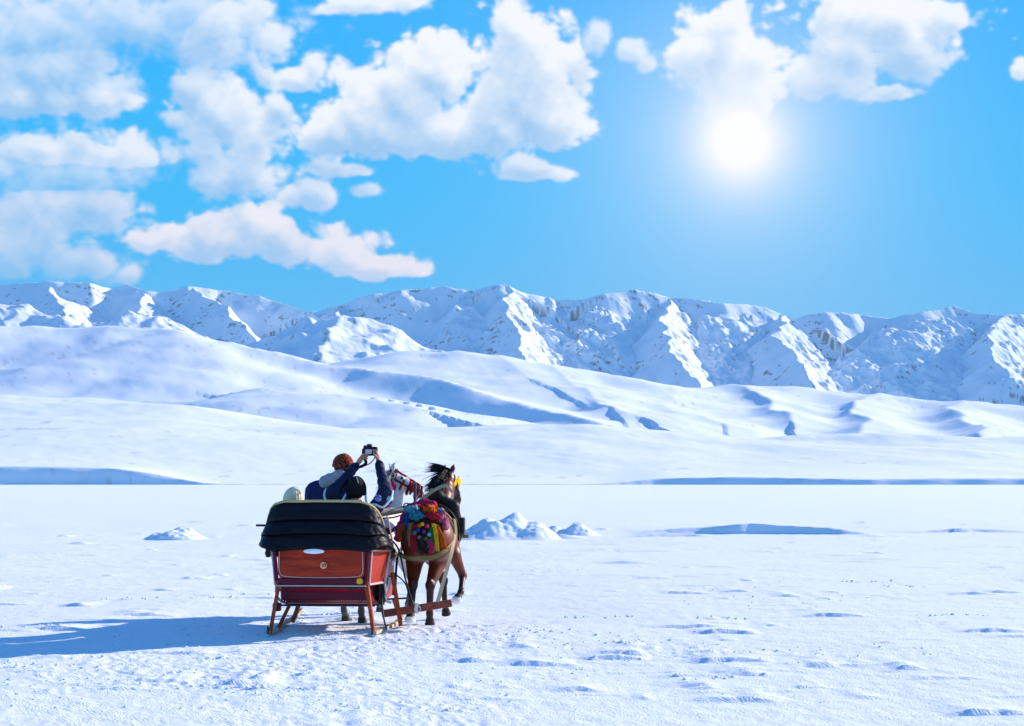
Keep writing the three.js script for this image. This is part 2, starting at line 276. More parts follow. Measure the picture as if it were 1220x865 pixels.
{ // the sunlit middle peaks in front of the high range
  const R = [ridge([[296, 424, 6900], [322, 414, 6750], [352, 396, 6600], [366, 383, 6550], [384, 391, 6500], [411, 374, 6450], [440, 382, 6400], [472, 397, 6300], [528, 420, 6150], [570, 440, 6000]], 0.6, 0.55, 0.6),
    ridge([[411, 374, 6450], [398, 392, 6150], [384, 416, 5800]], 0.42, 0.62), ridge([[366, 383, 6550], [352, 404, 6250], [330, 424, 5900]], 0.45, 0.5), ridge([[472, 397, 6300], [466, 412, 6000]], 0.5, 0.5),
    ridge([[-140, 372, 7000], [-40, 364, 6900], [30, 363, 6900], [62, 374, 6800], [100, 386, 6600], [130, 396, 6400]], 0.6, 0.6, 0.7), ridge([[120, 388, 6900], [150, 372, 6900], [186, 376, 6900], [225, 398, 6800]], 0.5, 0.7, 0.8)];
  const g = grid(420, 110, (i, j) => { const d = 5200 + 2200 * j / 109, x = (i / 419 * 900 - 190 - CX) / FOCAL * d, wx = x + 60 * fbm(x / 400, d / 400, 3), wd = d + 60 * fbm(x / 400 + 9, d / 400, 3); return [x, Math.max(150, roofs(R, wx, wd, 14) + (ridged(x / 300, d / 300, 4) - 0.42) * 46 + 5 * fbm(x / 40, d / 40, 3)), -d]; }, (x, y, z, nx, ny) => {
    const bare = sstep(0.16, 0.24, fbm(x / 45, y / 30 + z / 70, 4) * 0.7 + (0.78 - ny) * 0.9 - 0.06); return [0, 1, 2].map((k) => lerp(snowFar[k], [0.36, 0.29, 0.27][k], bare));
  });
  const m = new THREE.Mesh(g, std(1, 1, 1, 0.95, { vertexColors: true })); m.name = 'middle_peaks'; scene.add(structure(m));
}
{ // smooth foothills down to the lake shore
  const R = [
    ridge([[-2200, 470, 4500], [-900, 400, 4500], [-300, 396, 4500], [-120, 392, 4500], [0, 390, 4500], [60, 391, 4500], [130, 388, 4450], [210, 393, 4400], [205, 393, 4400]], 0.3, 0.38, 0.8),
    ridge([[285, 409, 4300], [350, 420, 4200], [420, 433, 4050], [500, 452, 3850], [580, 468, 3650], [650, 486, 3400], [720, 508, 3100]], 0.3, 0.74, 0.6),
    ridge([[330, 462, 3300], [400, 470, 3200], [480, 486, 3000]], 0.2, 0.3, 0.5),
    ridge([[430, 426, 5100], [480, 418, 5100], [530, 417, 5050], [590, 428, 5000], [650, 440, 4950], [720, 448, 4900], [775, 462, 4800]], 0.3, 0.26, 0.5),
    ridge([[590, 428, 5000], [630, 452, 4500], [700, 476, 4000], [760, 500, 3500]], 0.22, 0.4, 0.6),
    ridge([[770, 468, 5000], [820, 461, 5000], [880, 458, 5000], [960, 460, 5000], [1040, 470, 4900], [1110, 476, 4800], [1230, 484, 4700], [1480, 488, 4700], [2300, 470, 4700], [3400, 530, 4700]], 0.3, 0.3, 0.6),
    ridge([[880, 458, 5000], [905, 474, 4500], [945, 506, 3700]], 0.3, 0.6, 0.8), ridge([[1040, 470, 4900], [1010, 486, 4300], [1040, 520, 3300]], 0.3, 0.55, 0.8), ridge([[800, 463, 4900], [795, 484, 4300], [850, 512, 3500]], 0.26, 0.5, 0.8), ridge([[1150, 480, 4800], [1145, 500, 4000], [1200, 528, 3000]], 0.26, 0.5, 0.8), ridge([[650, 440, 4950], [690, 462, 4400], [730, 490, 3700]], 0.26, 0.5, 0.8),
    ridge([[-2000, 520, 2600], [-900, 476, 2600], [-300, 468, 2600], [-60, 468, 2600], [120, 474, 2600], [260, 492, 2500], [420, 516, 2300], [560, 540, 2000]], 0.2, 0.14, 0.4),
    ridge([[440, 520, 2500], [560, 508, 2500], [680, 502, 2500], [790, 512, 2400], [900, 534, 2200]], 0.2, 0.14, 0.4),
    ridge([[900, 530, 2600], [1020, 520, 2600], [1150, 524, 2500], [1400, 520, 2500], [2200, 500, 2500], [3300, 545, 2500]], 0.2, 0.14, 0.4)];
  const NU = 560, NV = 300;
  const g = grid(NU, NV, (i, j) => {
    const t = j / (NV - 1), d = 900 * Math.pow(6, Math.pow(t, 1.5)), x = column(i, NU) * d, far = sstep(1100, 2600, d);
    const wx = x + far * 130 * fbm(x / 800 + 3, d / 800, 3), wd = d + (50 + far * 100) * fbm(x / 800 + 33, d / 800, 3);
    let h = roofs(R, wx, wd, 3 + 17 * far);
    h += far * (26 * fbm(x / 620 + 1, d / 480, 3) + 3.5 * fbm(x / 120, d / 100, 3)) + 0.8 * fbm(x / 38, d / 38, 3);
    const px = x / d * FOCAL + CX, shore = 1020 + 14 * n2(x / 190, 3) + 5 * n2(x / 50, 8), tall = 15 * (1 - sstep(120, 270, px)) * (0.9 + 0.25 * n2(x / 150, 5)) + 5.2 * sstep(700, 800, px) * (0.9 + 0.4 * n2(x / 120, 7)) + 0.6;
    const bank = -3 + (tall + 3) * sstep(shore - 4, shore + 0.6 + tall * 0.8, d) + 34 * sstep(1080, 2500, d) + far * 6 * n2(x / 300, d / 300);
    const k = 2 + 12 * far; return [x, Math.max(h, bank) + k * Math.log(1 + Math.exp(-Math.abs(h - bank) / k)), -d];
  }, (x, y, z, nx, ny) => {
    const d = -z, brush = sstep(0.30, 0.4, fbm(x / 24, d / 60, 4) + 0.25 * n2(x / 160, d / 160) - 0.02) * 0.45; return [0, 1, 2].map((k) => lerp(snowFar[k], [0.42, 0.38, 0.36][k], Math.max(brush * (fbm(x / 400, d / 400, 2) > 0.05 ? 1 : 0.25), d < 1250 && x < -150 ? 0.35 * sstep(0.2, 0.32, fbm(x / 9, d / 12, 3)) : 0)));
  });
  const m = new THREE.Mesh(g, std(1, 1, 1, 0.95, { vertexColors: true })); m.name = 'foothills'; scene.add(structure(m));
}

scene.fog = new THREE.FogExp2(new THREE.Color().setRGB(0.42, 0.72, 1.0), 0.00003);

// ---------------------------------------------------------------- snow heaps on the lake
const V = (x, y, z) => new THREE.Vector3(x, y, z);
function heap(label, px, py, wide, high, deep, seed, lobes) {    // an uneven heap of ploughed snow resting on the plain
  const d = EYE * FOCAL / (py - HORIZON), cx = (px - CX) / FOCAL * d, N = 90, M = 60;
  const g = grid(N, M, (i, j) => {
    const u = i / (N - 1) * 2 - 1, v = j / (M - 1) * 2 - 1, x = u * wide, z = v * deep; let h = 0;
    for (const [lx, lz, r, lh] of lobes) { const q = Math.hypot((u - lx) / r, (v - lz) / (r * 1.4)); h = Math.max(h, lh * (1 - sstep(0.05, 1.1, q))); }
    const edge = sstep(0, 0.15, 1 - Math.abs(u)) * sstep(0, 0.2, 1 - Math.abs(v));
    h = (Math.pow(h, 0.85) * (0.85 + 0.4 * fbm(u * 2.4 + seed, v * 2.4, 2)) + 0.07 * fbm(u * 7, v * 7 + seed, 3) * sstep(0, 0.25, h) + 0.05 * (0.5 - worley(u * 9 + seed, v * 7)) * sstep(0.1, 0.4, h)) * edge;
    return [x, high * h - 0.05 + snowHeight(cx + x, d - z) * 0.2, z];
  });
  const m = add(g, 'snow_heap', snowMat); m.position.set(cx, 0, -d); tag(m, label, 'snow heap'); return m;
}
heap('low rounded snow heap alone on the ice, left of the sleigh', 213, 641, 1.35, 0.48, 1.1, 3, [[0, 0.1, 0.75, 0.8], [0.12, 0.1, 0.5, 1], [-0.35, 0, 0.5, 0.5]]);
heap('tall rough snow heap beyond the brown horse with steep shaded side', 600, 641, 2.0, 0.8, 1.5, 11, [[-0.2, 0, 0.62, 0.9], [0.12, -0.1, 0.6, 1], [0.4, 0, 0.55, 0.7], [-0.5, 0.2, 0.5, 0.5]]);
heap('two-humped snow heap standing right beside the tall rough one', 676, 637, 1.3, 0.46, 1.0, 23, [[-0.35, 0, 0.42, 0.8], [0.28, 0, 0.6, 1], [-0.05, 0.1, 0.5, 0.5]]);
heap('small bluish snow heap with crumbled top, far left of the sleigh runners', -2, 704, 0.32, 0.14, 0.5, 31, [[0.2, 0, 0.7, 1], [-0.4, 0, 0.6, 0.8]]);

{ // loose crumbs of snow nobody could count
  const r = rng(77), base = new THREE.SphereGeometry(1, 9, 7), p = base.attributes.position, crumbMat = new THREE.MeshPhysicalMaterial({ color: new THREE.Color().setRGB(...SNOW), roughness: 1, transmission: 0.45, thickness: 0 });
  for (let i = 0; i < p.count; i++) { const k = 0.75 + 0.5 * n3(p.getX(i) * 1.7, p.getY(i) * 1.7, p.getZ(i) * 1.7 + 3); p.setXYZ(i, p.getX(i) * k, p.getY(i) * k * 0.75, p.getZ(i) * k); }
  base.computeVertexNormals();
  const M = [], m4 = new THREE.Matrix4(), q = new THREE.Quaternion(), e = new THREE.Euler();
  const put = (x, d, s) => { e.set(r() * 3, r() * 6, r() * 3); q.setFromEuler(e); M.push(m4.compose(V(x, snowHeight(x, d) - s * 0.15, -d), q, V(s * (0.8 + 0.6 * r()), s, s)).clone()); };
  for (let k = 0; k < 26000 && M.length < 900; k++) { const d = 9.5 + 20 * Math.pow(r(), 1.5), x = (r() - 0.5) * d * 0.95; if (r() < Math.pow(churn(x, d), 1.3) * 0.8) put(x, d, 0.006 + 0.02 * Math.pow(r(), 3)); }
  for (let k = 0; k < 260; k++) { const a = r() * 6.28, q2 = Math.sqrt(-2 * Math.log(r() + 1e-6)) * 0.5; put(-1.5 + Math.cos(a) * q2 * 2.4, 14.2 + Math.sin(a) * q2, 0.008 + 0.03 * Math.pow(r(), 3)); }
  for (let c = 0; c < 18; c++) { const d = 10 + 12 * Math.pow(r(), 1.3), x = (r() - 0.5) * d * 0.85; for (let k = 0; k < 16; k++) put(x + (r() - 0.5) * 0.9, d + (r() - 0.5) * 0.3, 0.008 + 0.035 * Math.pow(r(), 2.4)); }
  const im = new THREE.InstancedMesh(base, crumbMat, M.length); M.forEach((m, i) => im.setMatrixAt(i, m)); im.name = 'snow_crumbs';
  im.userData = { kind: 'stuff', label: 'loose crumbs of trampled snow scattered over the ice', category: 'snow' }; scene.add(im);
}

// ---------------------------------------------------------------- modelling helpers
const smin = (a, b, k) => { const h = Math.max(k - Math.abs(a - b), 0) / k; return Math.min(a, b) - h * h * k * 0.25; };
const bone = (a, b, r1, r2, sx = 1) => ({ a, b, r1, r2: r2 ?? r1, sx });
const blob = (c, r, rot) => ({ c, r, rot: rot ? new THREE.Matrix3().setFromMatrix4(new THREE.Matrix4().makeRotationFromEuler(new THREE.Euler(...rot))).transpose().elements : null, m: Math.min(...r) });
function distanceTo(q, x, y, z) {
  if (q.c) { let dx = x - q.c[0], dy = y - q.c[1], dz = z - q.c[2]; if (q.rot) { const e = q.rot, X = e[0] * dx + e[3] * dy + e[6] * dz, Y = e[1] * dx + e[4] * dy + e[7] * dz, Z = e[2] * dx + e[5] * dy + e[8] * dz; dx = X; dy = Y; dz = Z; }
    const k0 = Math.hypot(dx / q.r[0], dy / q.r[1], dz / q.r[2]), k1 = Math.hypot(dx / q.r[0] ** 2, dy / q.r[1] ** 2, dz / q.r[2] ** 2); return k1 > 1e-9 ? k0 * (k0 - 1) / k1 : -q.m; }
  const { a, b } = q, ax = b[0] - a[0], ay = b[1] - a[1], az = b[2] - a[2], t = clamp(((x - a[0]) * ax + (y - a[1]) * ay + (z - a[2]) * az) / (ax * ax + ay * ay + az * az || 1), 0, 1);
  return Math.hypot((x - a[0] - ax * t) * q.sx, y - a[1] - ay * t, z - a[2] - az * t) - lerp(q.r1, q.r2, t);
}
const field = (prims, k) => (x, y, z) => { let d = 9; for (const q of prims) d = smin(d, distanceTo(q, x, y, z), q.k ?? k); return d; };
function extent(prims, pad) { const lo = [9, 9, 9], hi = [-9, -9, -9]; for (const q of prims) for (const [c, r] of q.c ? [[q.c, q.r]] : [[q.a, [q.r1, q.r1, q.r1]], [q.b, [q.r2, q.r2, q.r2]]]) { const m = q.c && q.rot ? Math.max(...r) : 0; for (let k = 0; k < 3; k++) { lo[k] = Math.min(lo[k], c[k] - Math.max(r[k], m) - pad); hi[k] = Math.max(hi[k], c[k] + Math.max(r[k], m) + pad); } } return [lo, hi]; }
function skin(f, [lo, hi], cell, color) {                        // meshes the surface f = 0 (surface nets), normals from the slope of f
  const n = [0, 1, 2].map((k) => Math.ceil((hi[k] - lo[k]) / cell) + 1), [nx, ny, nz] = n, val = new Float32Array(nx * ny * nz), id = new Int32Array(nx * ny * nz).fill(-1), pos = [], ix = [];
  for (let k = 0, o = 0; k < nz; k++) for (let j = 0; j < ny; j++) for (let i = 0; i < nx; i++, o++) val[o] = f(lo[0] + i * cell, lo[1] + j * cell, lo[2] + k * cell);
  const at = (i, j, k) => (k * ny + j) * nx + i, C = [[0, 0, 0], [1, 0, 0], [0, 1, 0], [1, 1, 0], [0, 0, 1], [1, 0, 1], [0, 1, 1], [1, 1, 1]], E = [[0, 1], [2, 3], [4, 5], [6, 7], [0, 2], [1, 3], [4, 6], [5, 7], [0, 4], [1, 5], [2, 6], [3, 7]];
  for (let k = 0; k < nz - 1; k++) for (let j = 0; j < ny - 1; j++) for (let i = 0; i < nx - 1; i++) {
    const v = C.map(([a, b, c]) => val[at(i + a, j + b, k + c)]); let mask = 0; for (const q of v) mask += q < 0; if (!mask || mask === 8) continue;
    let sx = 0, sy = 0, sz = 0, m = 0;
    for (const [a, b] of E) if ((v[a] < 0) !== (v[b] < 0)) { const t = v[a] / (v[a] - v[b]); sx += lerp(C[a][0], C[b][0], t); sy += lerp(C[a][1], C[b][1], t); sz += lerp(C[a][2], C[b][2], t); m++; }
    id[at(i, j, k)] = pos.length / 3; pos.push(lo[0] + (i + sx / m) * cell, lo[1] + (j + sy / m) * cell, lo[2] + (k + sz / m) * cell);
  }
  const quad = (a, b, c, d, flip) => { if (a < 0 || b < 0 || c < 0 || d < 0) return; if (flip) ix.push(a, c, b, a, d, c); else ix.push(a, b, c, a, c, d); };
  for (let k = 1; k < nz - 1; k++) for (let j = 1; j < ny - 1; j++) for (let i = 1; i < nx - 1; i++) {
    const s = val[at(i, j, k)] < 0;
    if (s !== val[at(i + 1, j, k)] < 0) quad(id[at(i, j - 1, k - 1)], id[at(i, j, k - 1)], id[at(i, j, k)], id[at(i, j - 1, k)], !s);
    if (s !== val[at(i, j + 1, k)] < 0) quad(id[at(i - 1, j, k - 1)], id[at(i - 1, j, k)], id[at(i, j, k)], id[at(i, j, k - 1)], !s);
    if (s !== val[at(i, j, k + 1)] < 0) quad(id[at(i - 1, j - 1, k)], id[at(i, j - 1, k)], id[at(i, j, k)], id[at(i - 1, j, k)], !s);
  }
  const nor = new Float32Array(pos.length), h = cell * 0.5, col = color && new Float32Array(pos.length);
  for (let o = 0; o < pos.length; o += 3) {
    const x = pos[o], y = pos[o + 1], z = pos[o + 2]; let a = f(x + h, y, z) - f(x - h, y, z), b = f(x, y + h, z) - f(x, y - h, z), c = f(x, y, z + h) - f(x, y, z - h); const l = Math.hypot(a, b, c) || 1;
    nor[o] = a / l; nor[o + 1] = b / l; nor[o + 2] = c / l; if (col) { const q = color(x, y, z); col[o] = q[0]; col[o + 1] = q[1]; col[o + 2] = q[2]; }
  }
  const g = new THREE.BufferGeometry(); g.setAttribute('position', new THREE.BufferAttribute(new Float32Array(pos), 3)); g.setAttribute('normal', new THREE.BufferAttribute(nor, 3)); if (col) g.setAttribute('color', new THREE.BufferAttribute(col, 3)); g.setIndex(ix); return g;
}
const skinOf = (prims, k, cell, color, relief) => { const f0 = field(prims, k), f = relief ? (x, y, z) => { const d = f0(x, y, z); return d > 0.12 ? d : d + relief(x, y, z); } : f0; return skin(f, extent(prims, cell * 3 + 0.02), cell, color); };
function tube(points, r, seg = 24, sides = 8, taper = null) {    // round bar or cord through points; taper(t) scales its radius
  const c = new THREE.CatmullRomCurve3(points.map((q) => V(...q)), false, 'centripetal'), g = new THREE.TubeGeometry(c, seg, r, sides, false);
  if (taper) { const p = g.attributes.position, s = sides + 1; for (let i = 0; i <= seg; i++) { const m = c.getPointAt(i / seg), k = Math.max(0.02, taper(i / seg)); for (let j = 0; j < s; j++) { const o = i * s + j; p.setXYZ(o, m.x + (p.getX(o) - m.x) * k, m.y + (p.getY(o) - m.y) * k, m.z + (p.getZ(o) - m.z) * k); } } }
  return g;
}
function strap(points, width, thick, face, seg = 40) {           // flat band along points; face(t, p) gives the outward normal
  const c = new THREE.CatmullRomCurve3(points.map((q) => V(...q)), false, 'centripetal'), P = [], I = [];
  for (let i = 0; i <= seg; i++) {
    const t = i / seg, p = c.getPointAt(t), d = c.getTangentAt(t), n = V(...face(t, p)); n.addScaledVector(d, -n.dot(d)).normalize(); const s = V(0, 0, 0).crossVectors(d, n).multiplyScalar(width / 2);
    for (const [a, b] of [[-1, 0], [-1, 1], [1, 1], [1, 0]]) P.push(p.x + s.x * a + n.x * thick * b, p.y + s.y * a + n.y * thick * b, p.z + s.z * a + n.z * thick * b);
  }
  for (let i = 0; i < seg; i++) for (let k = 0; k < 4; k++) { const a = i * 4 + k, b = i * 4 + (k + 1) % 4; I.push(a, a + 4, b, b, a + 4, b + 4); }
  I.push(0, 1, 2, 0, 2, 3); const e = seg * 4; I.push(e, e + 2, e + 1, e, e + 3, e + 2);
  const g = new THREE.BufferGeometry(); g.setAttribute('position', new THREE.BufferAttribute(new Float32Array(P), 3)); g.setIndex(I); const h = g.toNonIndexed(); h.computeVertexNormals(); return h;
}
function plate(outline, depth, bevel = 0.004, holes = []) {      // extruded outline in x, y with chamfered edges, centred in z
  const s = new THREE.Shape(outline.map(([x, y]) => new THREE.Vector2(x, y))); for (const h of holes) s.holes.push(new THREE.Path(h.map(([x, y]) => new THREE.Vector2(x, y))));
  return new THREE.ExtrudeGeometry(s, { depth: depth - 2 * bevel, bevelEnabled: bevel > 0, bevelThickness: bevel, bevelSize: bevel, bevelOffset: -bevel, bevelSegments: 2, curveSegments: 12 }).translate(0, 0, -depth / 2 + bevel);
}
function roundedRect(x0, y0, x1, y1, r, r2 = r) { const o = [], arc = (cx, cy, a, q) => { for (let k = 0; k <= 6; k++) { const t = a + k / 6 * Math.PI / 2; o.push([cx + Math.cos(t) * q, cy + Math.sin(t) * q]); } }; arc(x1 - r, y1 - r, 0, r); arc(x0 + r, y1 - r, Math.PI / 2, r); arc(x0 + r2, y0 + r2, Math.PI, r2); arc(x1 - r2, y0 + r2, 1.5 * Math.PI, r2); return o; }
function beam(a, b, w, h, bevel = 0.006) {                       // squared timber from a to b
  const A = V(...a), B = V(...b), len = A.distanceTo(B), g = new RoundedBoxGeometry(w, len, h, 2, bevel); return g.applyQuaternion(new THREE.Quaternion().setFromUnitVectors(V(0, 1, 0), B.clone().sub(A).normalize())).translate((a[0] + b[0]) / 2, (a[1] + b[1]) / 2, (a[2] + b[2]) / 2);
}
const rod = (a, b, r, r2 = r, sides = 12) => { const A = V(...a), B = V(...b), len = A.distanceTo(B); return new THREE.CylinderGeometry(r2, r, len, sides).applyQuaternion(new THREE.Quaternion().setFromUnitVectors(V(0, 1, 0), B.clone().sub(A).normalize())).translate((a[0] + b[0]) / 2, (a[1] + b[1]) / 2, (a[2] + b[2]) / 2); };
function texture(n, f, rx, ry, srgb = true) { const a = new Uint8Array(n * n * 4); for (let j = 0; j < n; j++) for (let i = 0; i < n; i++) { const q = f(i / n, j / n), k = (j * n + i) * 4; for (let c = 0; c < 3; c++) a[k + c] = clamp(q[c] * 255, 0, 255); a[k + 3] = 255; } const t = new THREE.DataTexture(a, n, n); t.wrapS = t.wrapT = THREE.RepeatWrapping; t.magFilter = THREE.LinearFilter; t.repeat.set(rx, ry); if (srgb) t.colorSpace = THREE.SRGBColorSpace; t.needsUpdate = true; return t; }
// varnished mahogany with long figured grain, lighter strut wood, leather
const woodMap = (c0, c1, seed, rx, ry) => texture(512, (u, v) => { const w = v * 7 + 1.1 * fbm(u * 2.2 + seed, v * 5, 3), t = clamp(0.5 + 0.55 * fbm(u * 1.6 + seed, w * 2.2, 4) + 0.22 * n2(u * 4 + seed, v * 90), 0, 1); return [0, 1, 2].map((k) => lerp(c0[k], c1[k], t)); }, rx, ry);
const mahogany = new THREE.MeshPhysicalMaterial({ map: woodMap([0.46, 0.07, 0.015], [0.84, 0.26, 0.075], 3, 0.9, 1.3), roughness: 0.45, specularIntensity: 0.45, clearcoat: 0.08, clearcoatRoughness: 0.2 });
const strutWood = new THREE.MeshPhysicalMaterial({ map: woodMap([0.42, 0.16, 0.05], [0.78, 0.33, 0.11], 9, 1, 1), roughness: 0.5, specularIntensity: 0.5 });
const paleWood = std(0.52, 0.40, 0.27, 0.7), barWood = new THREE.MeshStandardMaterial({ map: woodMap([0.36, 0.14, 0.09], [0.62, 0.30, 0.2], 14, 1, 1), roughness: 0.7 });
const maroon = new THREE.MeshPhysicalMaterial({ color: new THREE.Color().setRGB(0.27, 0.003, 0.022), roughness: 0.4, specularIntensity: 0.5 });
const plum = new THREE.MeshPhysicalMaterial({ color: new THREE.Color().setRGB(0.10, 0.004, 0.02), roughness: 0.45, specularIntensity: 0.4 });
const pinkTrim = std(0.58, 0.40, 0.40, 0.5), lineTrim = std(0.62, 0.42, 0.40, 0.5), iron = std(0.02, 0.02, 0.022, 0.5, { metalness: 0.4 }), brass = std(0.62, 0.43, 0.13, 0.35, { metalness: 0.9 }), steel = std(0.5, 0.5, 0.52, 0.3, { metalness: 0.9 });
const leather = new THREE.MeshPhysicalMaterial({ color: new THREE.Color().setRGB(0.005, 0.006, 0.011), roughness: 0.46, specularIntensity: 0.22 });
const piping = std(0.50, 0.40, 0.17, 0.6), cushion = std(0.10, 0.012, 0.02, 0.8);

// ---------------------------------------------------------------- the sleigh (own axes: x right, y up, -z forward; rear at z = 0)
const SX = -2.122, SZ = -14.02, SLED_Y = 0.01, TURN = -0.055;
const sleigh = thing('horse_sleigh', 'open horse sleigh with polished reddish wood back and folded black leather hood', 'sleigh', [SX, SLED_Y, SZ]); sleigh.rotation.y = TURN;
{
  const P = sleigh, lean = (g, a, y, z) => g.translate(0, -y, 0).rotateX(a).translate(0, y, z);
  // back of the body
  const back = add(lean(plate(roundedRect(-0.485, 0.648, 0.485, 1.05, 0.02, 0.05).map(([x, y]) => [x * (1 + 0.05 * (y - 0.65)), y]), 0.034), -0.05, 0.65, 0), 'rear_panel', mahogany, P); back.userData.label = 'polished reddish brown rear panel with round carved emblem';
  const rim = []; for (const [x, y] of [[-0.466, 0.98], [-0.466, 0.72], [-0.455, 0.69], [-0.43, 0.672], [0.43, 0.672], [0.455, 0.69], [0.466, 0.72], [0.466, 0.98]]) rim.push([x, y, 0.021 + (y - 0.65) * 0.05]);
  add(tube(rim, 0.0042, 90, 6), 'trim_line', lineTrim, back);
  // carved emblem: a disc with a raised rim, a curved stroke and two small notches
  const em = add([new THREE.CylinderGeometry(0.036, 0.038, 0.008, 28).rotateX(Math.PI / 2), new THREE.TorusGeometry(0.036, 0.004, 8, 32)], 'emblem', std(0.9, 0.36, 0.2, 0.5), back); em.position.set(0.03, 0.79, 0.03);
  const dark = std(0.26, 0.05, 0.02, 0.6);
  const mark = add([tube([[0.012, 0.022, 0.006], [0.024, 0.008, 0.006], [0.018, -0.010, 0.006]], 0.0065, 10, 6), tube([[-0.016, 0.004, 0.006], [-0.006, 0.012, 0.006], [0.000, -0.004, 0.006], [-0.010, -0.016, 0.006]], 0.005, 14, 6)], 'carved_mark', dark, back); mark.position.copy(em.position);
  for (const s of [-1, 1]) { const post = add(beam([s * 0.505, 0.62, -0.005], [s * 0.53, 1.0, 0.012], 0.034, 0.05), 'corner_post', plum, P); post.userData.label = 'dark plum corner post'; add(beam([s * 0.53, 0.955, 0.03], [s * 0.533, 1.0, 0.032], 0.026, 0.012, 0.004), 'brass_cap', brass, P); }
  add(new RoundedBoxGeometry(0.97, 0.074, 0.036, 2, 0.008).translate(0, 0.607, -0.004), 'rear_sill', plum, P);
  const trim = add(new RoundedBoxGeometry(1.0, 0.014, 0.045, 2, 0.004).translate(0, 0.561, 0.0), 'trim_strip', lineTrim, P); trim.name = 'trim_strip';
  add(new RoundedBoxGeometry(0.92, 0.018, 0.03, 2, 0.005).translate(0.02, 0.538, -0.03), 'under_rail', iron, P);
  const refl = add(plate(roundedRect(-0.033, -0.031, 0.033, 0.031, 0.018), 0.014, 0.004).translate(0.432, 0.616, 0.022), 'reflector', std(0.75, 0.42, 0.02, 0.3), P); refl.userData.label = 'round-cornered yellow reflector';
  // oval pale plate standing in for a bright gap at the hood's lower edge
  // sloping floor of the body
  const floor = new THREE.BufferGeometry(), F = [[-0.46, 0.535, -0.03], [0.46, 0.535, -0.03], [0.54, 0.30, -0.62], [-0.54, 0.30, -0.62], [0.54, 0.30, -1.25], [-0.54, 0.30, -1.25]];
  const slab = (a, b, c, d, t) => { const n = V(...b).sub(V(...a)).cross(V(...d).sub(V(...a))).normalize().multiplyScalar(t), q = [a, b, c, d].map((p) => V(...p)), r = q.map((p) => p.clone().add(n)), tri = []; const f = (...k) => k.forEach((p) => tri.push(p.x, p.y, p.z)); const sq = (A, B, C, D) => f(A, B, C, A, C, D); sq(...q); sq(r[3], r[2], r[1], r[0]); for (let i = 0; i < 4; i++) { const j = (i + 1) % 4; sq(q[j], q[i], r[i], r[j]); } const g = new THREE.BufferGeometry(); g.setAttribute('position', new THREE.BufferAttribute(new Float32Array(tri), 3)); g.computeVertexNormals(); return g; };
  const under = add([slab(F[3], F[2], F[1], F[0], -0.022), slab(F[5], F[4], F[2], F[3], -0.022)], 'belly_board', maroon, P); under.userData.label = 'dark maroon sloping belly board';
  add(beam([-0.55, 0.293, -0.62], [0.55, 0.293, -0.62], 0.022, 0.03), 'belly_edge', iron, P); add(beam([-0.53, 0.312, -0.60], [0.53, 0.312, -0.60], 0.016, 0.014, 0.004), 'trim_strip', lineTrim, P);
  // flared side panels, each in a pale frame
  for (const s of [-1, 1]) {
    const A = [s * 0.525, 0.575, -0.03], B = [s * 0.62, 0.565, -0.50], C = [s * 0.69, 0.93, -0.52], D = [s * 0.555, 0.955, -0.02];
    const side = add(slab(...(s > 0 ? [A, B, C, D] : [B, A, D, C]), -0.02), 'side_panel', mahogany, P); side.userData.label = 'flared side panel in a pale frame';
    const off = (p) => [p[0] + s * 0.008, p[1], p[2]];
    add([beam(off(A), off(B), 0.022, 0.022), beam(off(B), off(C), 0.022, 0.022), beam(off(C), off(D), 0.022, 0.022), beam(off(D), off(A), 0.018, 0.018)], 'panel_frame', pinkTrim, side);
    const front = add([slab(...(s > 0 ? [[0.585, 0.32, -0.66], [0.59, 0.34, -1.32], [0.62, 0.78, -1.36], [0.62, 0.80, -0.66]] : [[-0.59, 0.34, -1.32], [-0.585, 0.32, -0.66], [-0.62, 0.80, -0.66], [-0.62, 0.78, -1.36]]), -0.02)], 'front_side_board', mahogany, P);
    add([beam([s * 0.63, 0.80, -0.64], [s * 0.63, 0.78, -1.38], 0.026, 0.026), beam([s * 0.597, 0.33, -0.64], [s * 0.632, 0.8, -0.64], 0.024, 0.024)], 'board_frame', pinkTrim, front);
    add(tube([[s * 0.63, 0.55, -0.50], [s * 0.64, 0.42, -0.54], [s * 0.61, 0.33, -0.62], [s * 0.55, 0.30, -0.66]], 0.014, 20, 8), 'curved_rail', pinkTrim, P);
  }
  // seats, dash board and driver's box inside
  add(new RoundedBoxGeometry(1.08, 0.12, 0.46, 3, 0.04).translate(0, 0.80, -0.40), 'rear_cushion', cushion, P); add(new RoundedBoxGeometry(1.0, 0.36, 0.44, 2, 0.02).translate(0, 0.56, -0.40), 'seat_box', plum, P);
  add(new RoundedBoxGeometry(1.0, 0.5, 0.08, 3, 0.035).rotateX(0.1).translate(0, 1.05, -0.10), 'seat_back', cushion, P);
  add(new RoundedBoxGeometry(1.16, 0.09, 0.36, 3, 0.035).translate(0, 1.12, -1.20), 'driver_cushion', cushion, P); add(new RoundedBoxGeometry(1.12, 0.74, 0.34, 2, 0.02).translate(0, 0.70, -1.20), 'driver_box', maroon, P);
  add(lean(new RoundedBoxGeometry(1.16, 0.62, 0.03, 2, 0.01).translate(0, 0.62, 0), 0.25, 0.4, -1.62), 'dash_board', maroon, P); add(new RoundedBoxGeometry(1.1, 0.03, 0.4, 2, 0.008).translate(0, 0.335, -1.44), 'foot_board', plum, P);
  // folded leather hood wrapped round the back: three slack folds under a piped rim
  const NU = 150, NV = 64;
  const plan = (a) => { const s = Math.sin(a), c = Math.cos(a); return [Math.sign(s) * Math.pow(Math.abs(s), 0.55), Math.sign(c) * Math.pow(Math.abs(c), 0.62)]; };
